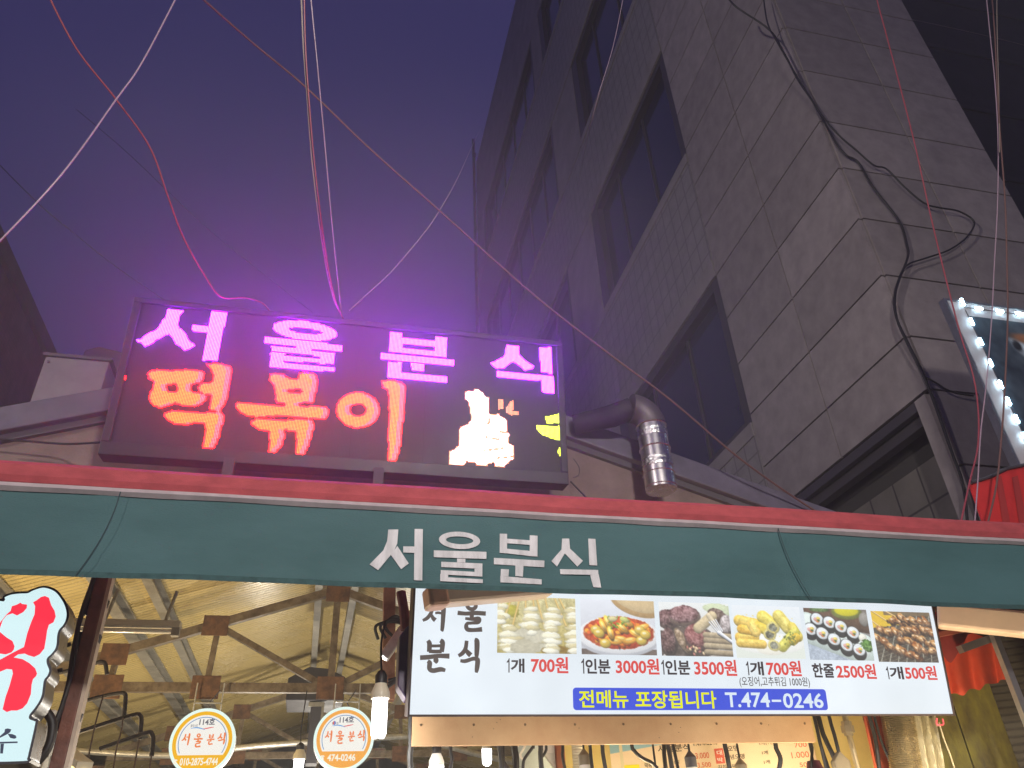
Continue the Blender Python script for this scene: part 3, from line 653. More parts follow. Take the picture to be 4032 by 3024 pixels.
# ------------------------------------------------------------------ printed food pictures (flat prints, painted into a fine grid)
def lerp_noise(h, w_, n, seed):
    r = np.random.default_rng(seed); g_ = r.random((n+2, int(n*w_/h)+3)); ny, nx = g_.shape
    y = np.linspace(0, ny-1.001, h); x = np.linspace(0, nx-1.001, w_); yi = y.astype(int); xi = x.astype(int); fy = (y-yi)[:, None]; fx = (x-xi)[None]
    return (g_[yi][:, xi]*(1-fy)*(1-fx)+g_[yi+1][:, xi]*fy*(1-fx)+g_[yi][:, xi+1]*(1-fy)*fx+g_[yi+1][:, xi+1]*fy*fx)-.5
class Print:
    def __init__(s, w_, h, bg, seed=1, asp=1.4):
        s.w, s.h = w_, h; s.a = np.ones((h, w_, 3))*np.array(bg, float); s.rg = np.random.default_rng(seed)
        s.x, s.y = np.meshgrid(np.linspace(0, asp, w_), np.linspace(0, 1, h)); s.n1 = lerp_noise(h, w_, 40, seed); s.n2 = lerp_noise(h, w_, 14, seed+1); s.n3 = lerp_noise(h, w_, 5, seed+2)
    def put(s, k, col, f=0., n=0.):
        k = np.clip(k, 0, 1)[..., None]; c = np.array(col, float)[None, None]*(1+np.asarray(f)[..., None])+ (s.n1*n*1.3+s.n2*n)[..., None]*255
        s.a = s.a*(1-k)+np.clip(c, 0, 255)*k; return s
    def ell(s, cx, cy, a, b, rot=0, col=(200,)*3, sh=.25, n=.05, rag=.0):
        dx, dy = s.x-cx, s.y-cy; c, q = math.cos(rot), math.sin(rot); u, v = (dx*c+dy*q)/a, (-dx*q+dy*c)/b
        d = np.sqrt(u*u+v*v)+s.n2*rag*1.5+s.n1*rag; e = min(a, b)
        return s.put((1-d)*e*s.h*.8+.5, col, -sh*(dy/b*.7+dx/a*.25)-sh*.8*np.clip(d, 0, 1)**4, n)
    def cap(s, x0, y0, x1, y1, r, col, sh=.2, n=.03, r1=None):
        dx, dy = x1-x0, y1-y0; L2 = dx*dx+dy*dy; t = np.clip(((s.x-x0)*dx+(s.y-y0)*dy)/L2, 0, 1)
        rr = r+(0 if r1 is None else (r1-r))*t
        ox, oy = s.x-(x0+t*dx), s.y-(y0+t*dy); d = np.sqrt(ox*ox+oy*oy)/rr
        return s.put((1-d)*np.mean(rr)*s.h*.8+.5, col, -sh*oy/rr-sh*.6*np.clip(d, 0, 1)**3, n)
    def grad(s, c0, c1_, ang=90, n=.02):
        t = (s.x*math.cos(R(ang))+s.y*math.sin(R(ang))); t = ((t-t.min())/(t.max()-t.min()))[..., None]
        s.a = np.array(c0)*(1-t)+np.array(c1_)*t+(s.n2*n+s.n1*n)[..., None]*255; return s
def pic_fishcake():
    p = Print(120, 84, (190, 180, 130), 3); p.grad((214, 206, 160), (168, 150, 70), 80, .16)
    p.ell(.55, .78, .5, .22, 0, (205, 200, 178), .05, .06, .15).ell(.2, .25, .2, .12, .3, (190, 180, 60), .2, .1, .2).ell(1.05, .95, .3, .1, 0, (140, 110, 30), .1, .15, .2)
    for x0, x1, y1 in ((.12, -.03, .42), (.28, .08, .5), (.42, .26, .55), (.5, .5, .3), (.62, .66, .25), (.68, .85, .6), (.84, .92, .35), (1.0, 1.22, .5), (1.08, 1.32, .45)):
        p.cap(x0, -.05, x1, y1, .018, (226, 196, 120), .3, .02)
    def roll(cx, cy, wd, k, st, rot=0):
        for i in range(k): j = p.rg.normal(0, .018, 3); p.ell(cx+st*i*.25*rot+j[0], cy+i*st+j[1]*.6, wd*(1-.09*abs(i-k/2))+j[2], st*(.95+4*abs(j[0])), .1*math.sin(i*2.3+cx*9)+rot*.2, [(240, 236, 210), (214, 203, 160), (246, 243, 224)][i % 3], .22, .05, .3)
    roll(.06, .2, .13, 6, .05); roll(.98, .22, .18, 8, .047, .1); roll(.6, .23, .2, 9, .05); roll(.2, .55, .21, 9, .052); roll(.95, .55, .21, 9, .052); roll(1.36, .5, .2, 9, .055); roll(1.36, .2, .15, 5, .05)
    p.ell(.5, .9, .26, .13, 0, (198, 192, 168), .05, .06, .2); return p
def pic_ricecake():
    p = Print(116, 84, (225, 228, 236), 5); p.grad((232, 236, 245), (196, 198, 206), 90, .02)
    p.ell(1.1, .02, .55, .28, .25, (196, 160, 108), .1, .05).ell(1.1, -.03, .5, .24, .25, (222, 196, 150), .1, .04)
    p.put((s_ := (p.y > .9)*1.), (110, 96, 88), 0, .06)
    p.ell(.7, .68, .78, .36, 0, (206, 208, 216), .1, .01).ell(.7, .64, .76, .34, 0, (244, 246, 250), .1, .01).ell(.7, .6, .66, .3, 0, (196, 72, 14), .1, .12, .05)
    r = p.rg
    for i in range(80):
        a, d = r.random()*6.28, r.random()**.5; p.ell(.7+.6*d*math.cos(a), .58+.25*d*math.sin(a), .04+.05*r.random(), .025+.03*r.random(), r.random()*3, [(222, 92, 18), (236, 130, 30), (200, 60, 12), (246, 166, 50)][r.integers(4)], .35, .08, .15)
    for x, y, a in ((.42, .5, 1.1), (.5, .42, 1.2), (.86, .42, .4), (.78, .52, .7), (1.02, .62, .5), (.75, .72, .2), (.9, .74, -.2), (.62, .76, .1), (1.15, .5, -.4), (.55, .62, 1.3)):
        p.ell(x, y, .14, .06, a, (246, 178, 60), .35, .05).ell(x-.01, y-.02, .08, .025, a, (252, 220, 130), .2, .03)
    for x, y in ((.28, .56), (.44, .8), (1.1, .55), (1.12, .74), (.33, .62), (1.2, .63)): p.ell(x, y, .105, .085, .2, (222, 190, 78), .35, .02).ell(x-.02, y-.03, .04, .025, 0, (250, 240, 190), .1, 0)
    for i in range(16): p.ell(.5+.35*r.random(), .3+.22*r.random(), .03, .015, r.random()*3, (120, 160, 50), .3, .05)
    p.ell(.6, .35, .1, .05, 0, (216, 206, 150), .3, .06, .2).ell(.82, .36, .1, .05, .3, (200, 206, 120), .3, .06, .2); return p
def pic_sausage():
    p = Print(116, 84, (236, 240, 238), 8); p.grad((238, 242, 242), (205, 200, 196), 90, .02)
    p.ell(1.2, .12, .3, .12, .2, (214, 224, 190), .1, .06, .2)
    p.ell(.5, .75, .75, .3, 0, (96, 82, 74), .1, .12, .1)
    def slab(x, y, a, b, r, c, d): p.ell(x+.02, y+.05, a, b, r, d, .3, .08, .06).ell(x, y, a*.92, b*.86, r, c, .25, .3, .08)
    slab(1.15, .22, .2, .14, .3, (120, 98, 88), (86, 70, 62)); slab(1.32, .38, .14, .2, .2, (196, 186, 186), (120, 104, 100))
    slab(.14, .3, .2, .18, .2, (126, 92, 92), (100, 78, 72)); slab(.48, .22, .32, .19, -.05, (150, 110, 112), (132, 108, 98)); slab(.14, .72, .16, .28, .0, (104, 74, 72), (84, 68, 62))
    slab(.42, .72, .1, .3, -.5, (150, 128, 104), (92, 76, 66)); slab(.7, .62, .26, .24, .5, (146, 90, 88), (110, 82, 76))
    for y, k in ((.6, 0), (.7, 1), (.8, 0), (.92, 1)): p.cap(.88, y, 1.42, y+.03, .055, [(176, 160, 132), (160, 144, 118)][k], .35, .08)
    p.cap(.75, .48, 1.05, .25, .1, (206, 188, 152), .3, .08).cap(.98, .24, 1.1, .42, .05, (222, 206, 176), .3, .05)
    for i in range(4): p.cap(.98+.045*i, .36-.015*i, 1.14+.03*i, .56-.01*i, .014, (228, 230, 236), .5, .02)
    p.cap(1.16, .56, 1.42, .74, .045, (214, 218, 228), .6, .03, .03)
    for i in range(12): p.ell(.5+.4*p.rg.random(), .82+.15*p.rg.random(), .035, .02, p.rg.random()*3, [(186, 120, 110), (226, 200, 160)][i % 2], .3, .1)
    return p
def pic_fritter():
    p = Print(116, 84, (236, 243, 246), 13); p.grad((236, 242, 248), (222, 232, 238), 90, .01)
    p.put(np.clip((p.y-.35)*4, 0, 1)*.6, (228, 232, 214)); p.ell(.7, .72, .72, .2, 0, (246, 248, 244), .05, .01).ell(.72, .82, .3, .12, 0, (240, 238, 226), .05, .02)
    def fr(x0, y0, x1, y1, r, c, n=.12): p.cap(x0, y0, x1, y1, r, c, .28, n); p.cap(x0, y0-r*.4, x1, y1-r*.4, r*.35, tuple(min(255, k+26) for k in c), .1, n)
    fr(.1, .62, .4, .6, .1, (236, 196, 84)); fr(.12, .3, .45, .36, .11, (240, 204, 96)); fr(.62, .22, .8, .36, .13, (236, 216, 96)); fr(.95, .2, 1.1, .4, .13, (232, 214, 110)); fr(1.2, .4, 1.3, .58, .1, (226, 206, 90)); fr(.5, .4, .75, .52, .1, (226, 200, 70)); fr(.15, .46, .45, .5, .09, (238, 190, 70)); fr(.36, .38, .44, .52, .09, (248, 214, 110)); fr(.1, .72, .55, .74, .085, (238, 200, 92))
    fr(.95, .78, 1.25, .5, .1, (206, 200, 84)); fr(1.18, .66, 1.26, .6, .09, (222, 190, 60))
    for x, y in ((.72, .55), (.78, .76), (.8, .42)): p.ell(x, y, .13, .11, .2, (226, 214, 140), .2, .05, .1).ell(x, y, .085, .075, .2, (128, 128, 110), .1, .3, .15)
    for i in range(34): p.ell(1.0+.24*p.rg.random(), .5+.24*p.rg.random(), .02, .012, p.rg.random()*3, (120, 130, 50), .2, .1)
    for i in range(50): p.ell(.1+1.2*p.rg.random(), .18+.55*p.rg.random()*(1 if i % 2 else .6), .012, .008, 0, (250, 226, 120), .1, .05)
    return p
def pic_roll():
    p = Print(116, 84, (150, 160, 170), 21); p.grad((120, 112, 104), (172, 180, 192), 100, .08)
    p.put((p.x*.35+.02 < p.y-.38)*1.*(p.y < .98), (84, 58, 44), 0, .06); p.put(((p.x*.35+.22) < p.y-.38)*1., (176, 188, 204), 0, .1)
    p.cap(.1, .1, 1.4, .3, .18, (96, 70, 52), .2, .08)
    p.cap(.02, .38, 1.2, .78, .3, (206, 222, 218), .12, .03).cap(.06, .36, 1.16, .72, .24, (224, 236, 232), .1, .03)
    p.ell(.95, .06, .34, .15, 0, (128, 136, 60), .2, .05).ell(.95, .03, .27, .11, 0, (216, 208, 20), .1, .03).ell(1.32, .2, .12, .14, 0, (150, 146, 140), .3, .05).ell(.35, .03, .2, .05, 0, (90, 120, 60), .2, .15, .3)
    for x, y in ((.27, .22), (.53, .28), (.77, .36), (1.02, .47), (.1, .42), (.34, .5), (.58, .61), (.84, .72), (1.1, .8)):
        p.ell(x+.0, y+.06, .155, .15, .3, (38, 42, 46), .4, .1).ell(x, y, .15, .13, .3, (52, 56, 58), .2, .1).ell(x+.005, y-.01, .132, .112, .3, (232, 238, 242), .1, .07, .05)
        p.ell(x-.03, y+.0, .045, .035, .3, (222, 168, 160), .2, .05).ell(x+.03, y-.02, .045, .03, .2, (238, 214, 110), .2, .05).ell(x+.01, y+.04, .035, .022, .1, (226, 130, 60), .2, .05).ell(x+.03, y+.02, .03, .02, .2, (96, 120, 60), .2, .1)
    p.ell(1.22, .56, .09, .08, 0, (238, 238, 226), .2, .03); p.ell(1.3, .72, .13, .12, .2, (84, 130, 50), .3, .35, .3); return p
def pic_skewer():
    p = Print(112, 84, (70, 60, 50), 34); p.grad((92, 84, 70), (52, 44, 36), 70, .1)
    for i in range(9): p.cap(.55+.14*i, -.05, .02+.2*i, 1.08, .012, (176, 174, 160), .5, .05)
    for i in range(14): p.cap(-.1, .55+.07*i, 1.4, .1+.07*i+.0, .006, (120, 112, 96), .3, .1)
    p.put(((p.y < .34-.12*p.x) & (p.x < .75))*.95, (236, 196, 40), 0, .03)
    p.put(((p.y < .08) & (p.x > .3))*.9, (120, 100, 70), 0, .05)
    for q in ((.0, -.02, .42, .24), (.28, -.04, .8, .22), (.0, .2, .3, .42), (.02, .46, .24, .6)): p.cap(*q, .016, (226, 192, 130), .3, .02)
    r = p.rg
    for x0, y0, x1, y1 in ((.5, .2, 1.32, .3), (.72, .12, 1.3, .22), (.22, .38, .95, .46), (.72, .38, .98, .4), (.1, .52, .5, .8), (.35, .7, .95, .9), (.6, .55, 1.0, .66), (1.0, .5, 1.4, .66), (.95, .72, 1.3, .78), (1.2, .35, 1.4, .4)):
        L_ = math.hypot(x1-x0, y1-y0); n = max(2, int(L_/.14))
        for i in range(n+1):
            t = i/n; x, y = x0+(x1-x0)*t+r.normal()*.02, y0+(y1-y0)*t+r.normal()*.02
            a_ = r.random()*2; p.ell(x, y+.03, .13, .075, a_*.4, (84, 52, 26), .3, .3, .5).ell(x, y, .12, .062, a_*.4, [(186, 136, 84), (168, 112, 60), (206, 160, 106)][r.integers(3)], .3, .4, .6).ell(x+.03, y+.015, .05, .03, a_, (120, 74, 36), .2, .3, .6).ell(x-.03, y-.02, .035, .014, a_*.3, (244, 222, 188), .1, .2, .5)
    return p
def pic_fish():
    p = Print(90, 90, (70, 80, 90), 41, 1.); p.grad((60, 74, 88), (40, 44, 50), 80, .12)
    for x, y, a in ((.45, .25, .5), (.7, .4, .55), (.5, .5, .5), (.85, .6, .5), (.6, .75, .5), (.9, .85, .5), (.95, .3, .5)): p.ell(x, y, .26, .085, a, (112, 122, 132), .5, .25, .1).ell(x-.02, y-.02, .2, .03, a, (170, 180, 190), .2, .15, .2).ell(x-.19, y-.1, .03, .03, 0, (30, 32, 36), .2, 0)
    p.ell(.5, .12, .25, .04, .1, (150, 96, 60), .2, .1).ell(.8, .93, .3, .12, .3, (120, 60, 50), .2, .15, .2)
    return p
backlit = vcol('backlit_print', 1.0); printed = vcol('plain_print', 0, .5)
def print_on(pl, s0, t0, s1, t1, pr, name, m_, parent, off=.003, label=None, gain=1.):
    m = MB(); h, w_ = pr.h, pr.w
    m.v = [tuple(pl.pt(s0+(s1-s0)*i/(w_-1), t1+(t0-t1)*j/(h-1), off)) for j in range(h) for i in range(w_)]
    m.f = [(j*w_+i, (j+1)*w_+i, (j+1)*w_+i+1, j*w_+i+1) for j in range(h-1) for i in range(w_-1)]
    c = pr.a/255.; c = np.where(c <= .04045, c/12.92, ((c+.055)/1.055)**2.4); m.c = (c*gain+(.07 if gain != 1 else 0)).reshape(-1, 3)
    return part(name, m, m_, parent, label=label)

# ------------------------------------------------------------------ the long backlit menu sign
BLs, BRs = at(1605, 2815, 4.62), at(3761, 2825, 4.62)
MP = tilted((0, 4.62, (BLs[2]+BRs[2])/2), 10.8)
s0, s1 = MP.px(1604, 2816)[0], MP.px(3761, 2825)[0]
tTop = .80
MS = thing('menu_light_box', 'long white backlit menu sign with six food pictures and red prices', 'sign', MP.pt((s0+s1)/2, 0, 0))
lampwhite = glow('backlit_white', (.80, .87, .93), 1.0, mottle=.07)
part('light_panel', MB().obox(MP, s0+.012, s1-.012, .012, tTop-.012, -.02, 0), lampwhite, MS)
m = MB().obox(MP, s0, s1, 0, .012, -.16, .006).obox(MP, s0, s1, tTop-.012, tTop, -.16, .006).obox(MP, s0, s0+.012, .012, tTop-.012, -.16, .006).obox(MP, s1-.012, s1, .012, tTop-.012, -.16, .006)
part('frame', m, mat('dark_brown_frame', (.07, .05, .05), .45, .3, .2, 8), MS)
part('back_panel', MB().obox(MP, s0+.012, s1-.012, .012, tTop-.012, -.16, -.15), alu, MS)
ink = glow('brown_ink', (.115, .095, .085), 1.); ink2 = glow('dark_ink', (.06, .05, .055), 1.); redink = glow('red_ink', (.72, .085, .075), 1.)
bluep = glow('blue_band', (.065, .105, .70), 1.); yelink = glow('yellow_ink', (.82, .86, .01), 1.); whink = glow('white_ink', (.72, .82, .92), 1.)
m = MB()
for g_, (xa_, ya_, xb_, yb_) in zip(BR, ((222, 375, 430, 165), (497, 375, 735, 145), (198, 700, 450, 440), (505, 705, 705, 437))):
    a, b = MP.px(*c5(xa_, ya_)), MP.px(*c5(xb_, yb_)); brush(m, MP, g_, a[0], a[1], b[0], b[1], .002, 1.45)
part('shop_name', m, ink, MS)
H0 = MP.px(*c6(1775, 272))[1]-MP.px(*c6(1885, 875))[1]
pics = [(c5(818, 545), c5(1448, 552), pic_fishcake, 'fishcake skewers in broth, printed picture'), (c5(1488, 555), c5(2085, 565), pic_ricecake, 'red rice cakes with eggs on a white plate, printed picture'),
        (c6(165, 828), c6(995, 848), pic_sausage, 'dark blood sausage slices with a fork, printed picture'), (c6(1035, 860), c6(1835, 865), pic_fritter, 'yellow fritters on white paper, printed picture'),
        (c6(1885, 875), c7(555, 693), pic_roll, 'seaweed rice rolls on a leaf plate, printed picture'), (c7(595, 697), c7(1137, 712), pic_skewer, 'grilled meat skewers on a wire rack, printed picture')]
for a, b, fn, lb_ in pics:
    a, b = MP.px(*a), MP.px(*b); tb = (a[1]+b[1])/2; print_on(MP, a[0], tb, b[0], tb+H0, fn(), 'food_picture', backlit, MS, .003, lb_, .95)
K1, K2, SM = MB(), MB(), MB()
BD = .028
for s, conv, q in (('1개', c5, (893, 700, 1035, 590)), ('1인분', c5, (1485, 708, 1712, 593)), ('1인분', c6, (162, 1050, 485, 885)), ('1개', c6, (1150, 1058, 1335, 900)), ('한줄', c6, (1922, 1085, 2150, 922)), ('1개', c7, (672, 858, 805, 745))):
    K1 = MB(); a, b = MP.px(*conv(q[0], q[1])), MP.px(*conv(q[2], q[3]))
    if s[0] == '1':
        h = b[1]-a[1]; wn = h*.30; m1 = [(.5, 0), (.78, 0), (.78, 1), (.58, 1), (.42, .88), (.08, .78), (.08, .68), (.5, .74)]
        K1.plate(MP, [(a[0]+x*wn, a[1]+y*h) for x, y in m1], .0005, .002); textr(K1, MP, s[1:], a[0]+wn*1.08, a[1], b[0], b[1], .002, BD)
    else: textr(K1, MP, s, a[0], a[1], b[0], b[1], .002, BD)
    part('unit_lettering', K1, ink2, MS)
for s, conv, q in (('700원', c5, (1087, 703, 1380, 578)), ('3000원', c5, (1760, 713, 2097, 590)), ('3500원', c6, (545, 1062, 1022, 880)), ('700원', c6, (1388, 1066, 1768, 890)), ('2500원', c7, (220, 852, 557, 720)), ('500원', c7, (842, 862, 1102, 737))):
    K2 = MB(); text(K2, MP, s, conv(q[0], q[1]), conv(q[2], q[3]), .002, BD); part('price_lettering', K2, redink, MS)
text(SM, MP, '(오징어,고추튀김 1000원)', c6(1072, 1200), c6(1872, 1080), .002, .006)
part('small_lettering', SM, ink2, MS)
a, b = MP.px(*c5(1422, 998)), MP.px(*c6(2062, 1220)); r_ = .02; P = []
for cx_, cy_, a0 in ((b[0]-r_, a[1]+r_, -90), (b[0]-r_, b[1]-r_, 0), (a[0]+r_, b[1]-r_, 90), (a[0]+r_, a[1]+r_, 180)):
    P += [(cx_+r_*math.cos(R(a0+k*18)), cy_+r_*math.sin(R(a0+k*18))) for k in range(6)]
bd = part('phone_band', MB().plate(MP, P, .0005, .002), bluep, MS)
m = MB(); text(m, MP, '전메뉴', c5(1468, 980), c5(1852, 840), .004, .02); text(m, MP, '포장됩니다', c5(1915, 985), c6(785, 1240), .004, .02); part('yellow_lettering', m, yelink, bd)
m = MB(); text(m, MP, 'T.474', c6(908, 1432), c6(1405, 1258), .004, .02); text(m, MP, '-', c6(1440, 1368), c6(1545, 1342), .004, .01); text(m, MP, '0246', c6(1580, 1440), c6(2022, 1266), .004, .02); part('phone_number', m, whink, bd)

# purple sign edge-on to the left of it, and the beige board under it
pu = thing('purple_side_sign', 'narrow dark purple board seen edge-on beside the menu sign left end', 'sign', at(1590, 2740, 4.75))
a = at(1562, 2740, 4.75); b = at(1598, 2470, 4.75); q = [(a[0], b[2]-.06), (a[0]+.045, b[2]), (b[0]+.03, b[2]+.01), (b[0]+.03, a[2]-.02), (a[0]+.05, a[2]-.02), (a[0], a[2]+.05)]
part('board', MB().prism([(x, 4.72, z) for x, z in q], [(x, 4.86, z) for x, z in q]), mat('purple_paint', (.055, .025, .09), .45, 0, .2, 6), pu, bevel=.008)
part('hanger_strap', MB().tube(smooth_path([at(1578, 2330, 4.78), at(1590, 2400, 4.78), at(1596, 2480, 4.78)]), .03, 8), mat('maroon_cloth', (.2, .03, .05), .7, 0, .3, 9), pu, True)
a, b = at(1622, 2937, 4.9), at(3190, 2826, 4.9)
bo = thing('fascia_board', 'beige painted board running under the menu sign', 'board', ((a[0]+b[0])/2, 4.9, a[2]))
part('panel', MB().box((a[0], 4.9, a[2]), (b[0], 4.93, b[2]+.12)), mat('beige_board_paint', (.62, .40, .22), .5, 0, .1, 3., col2=(.55, .32, .17)), bo)
m = MB()
for k in range(9): m.lathe((a[0]+.05+(b[0]-a[0]-.1)*k/8, 4.9, b[2]-.035), [(.008, 0), (.006, .004)], 8, (0, -1, 0))
for k in range(9): m.lathe((a[0]+.2+rng.random()*(b[0]-a[0]-.4), 4.9, a[2]+.03+.12*rng.random()), [(.0035, 0), (.003, .001)], 6, (0, -1, 0))
part('screw', m, mat('screw_head', (.25, .17, .1), .5, .6), bo)

# ------------------------------------------------------------------ shop sign cut round its red lettering, left edge
GP = Plane((0, 4.3, 0), (1, 0, 0), (0, 0, 1))
O = [(-420, 60), (0, 190), (40, 160), (100, 135), (180, 125), (245, 122), (290, 100), (370, 75), (430, 82), (490, 110), (535, 160), (575, 230), (592, 300), (585, 360), (560, 410), (525, 450), (510, 500), (505, 570), (490, 620), (455, 665), (420, 700), (420, 745), (440, 800), (425, 850), (395, 890), (385, 950), (375, 1020), (350, 1080), (310, 1140), (270, 1190), (265, 1225), (310, 1245), (318, 1270), (262, 1520), (245, 1580), (210, 1605), (-420, 1620)]
O = [GP.px(*d7(*p)) for p in O]
O = [(a, b) for a, b, *_ in smooth_path([(a, b, 0) for a, b in O], 4)]
GS = thing('letter_light_box', 'white backlit sign cut around big red lettering at the left edge', 'sign', GP.pt(O[0][0]+.5, O[-1][1], 0))
part('light_panel', MB().plate(GP, O[::-1], -.012, 0), glow('backlit_ice', (.66, .87, .90), 1.05, mottle=.03), GS)
def outset(P, d):
    P = np.array(P); t = np.roll(P, -1, 0)-np.roll(P, 1, 0); t /= np.linalg.norm(t, axis=1)[:, None]+1e-9; return P+np.stack([-t[:, 1], t[:, 0]], 1)*d
chrome = mat('brushed_side', (.42, .39, .36), .28, .9, .25, 7)
O2 = outset(O, .006)
m = MB(); n = len(O); F_, B_ = [GP.pt(a, b, .004) for a, b in O2], [GP.pt(a, b, -.16) for a, b in O2]
m.strip(F_+[F_[0]], B_+[B_[0]]); m.face(B_[::-1]); part('side_band', m, chrome, GS, True)
m = MB(); n_ = [GP.pt(a, b, .005) for a, b in outset(O, .008)]; i_ = [GP.pt(a, b, .005) for a, b in outset(O, -.003)]; m.strip(n_+[n_[0]], i_+[i_[0]]); part('edge_bead', m, mat('bead_dark', (.05, .05, .06), .5), GS)
rs = glow('red_vinyl', (1., .035, .07), 1.05)
m = MB()
RED = [[(-60, 430), (0, 385), (60, 310), (95, 280), (105, 240), (150, 225), (180, 208), (195, 220), (238, 225), (235, 255), (205, 290), (150, 320), (110, 302), (60, 318), (25, 360), (0, 430), (-60, 500)],
       [(-60, 480), (0, 465), (60, 515), (110, 545), (128, 590), (122, 620), (100, 645), (50, 662), (0, 655), (-60, 640)],
       [(292, 205), (320, 190), (360, 160), (395, 150), (430, 165), (450, 230), (480, 280), (490, 330), (470, 380), (430, 402), (415, 450), (405, 520), (390, 610), (350, 660), (300, 685), (250, 670), (218, 655), (160, 662), (120, 690), (-60, 830), (-60, 740), (20, 700), (110, 650), (212, 598), (240, 480), (275, 380), (305, 310), (310, 240)],
       [(-60, 800), (60, 710), (125, 690), (200, 705), (260, 740), (310, 785), (326, 830), (318, 852), (290, 880), (278, 930), (272, 1010), (240, 1090), (200, 1135), (150, 1155), (100, 1155), (60, 1168), (25, 1145), (50, 1040), (85, 940), (115, 830), (108, 795), (60, 790), (0, 815), (-60, 840)]]
for i, q in enumerate(RED): m.plate(GP, [GP.px(*d7(*p)) for p in q][::-1], .0005, .002+.0006*i)
part('red_lettering', m, rs, GS)
m = MB()
for q in ([(-60, 1390), (0, 1380), (40, 1345), (45, 1318), (70, 1312), (100, 1320), (90, 1345), (60, 1365), (0, 1395), (-60, 1420)], [(68, 1358), (110, 1362), (140, 1375), (145, 1395), (125, 1403), (90, 1395)], [(-60, 1432), (155, 1426), (155, 1440), (-60, 1447)], [(5, 1447), (36, 1446), (26, 1532), (2, 1532)]):
    m.plate(GP, [GP.px(*d7(*p)) for p in q][::-1], .0005, .002)
part('small_lettering', m, glow('dark_vinyl', (.05, .06, .10), 1.), GS)
m = MB(); m.tube([GP.pt(a, b, -.1) for a, b in (GP.px(*d7(-60, 150)), GP.px(*d7(200, 85)), GP.px(*d7(350, 50)), GP.px(*d7(420, 62)))], .018, 8); part('support_bar', m, mat('dark_pipe', (.07, .05, .045), .6, .2, .3, 9), GS, True)

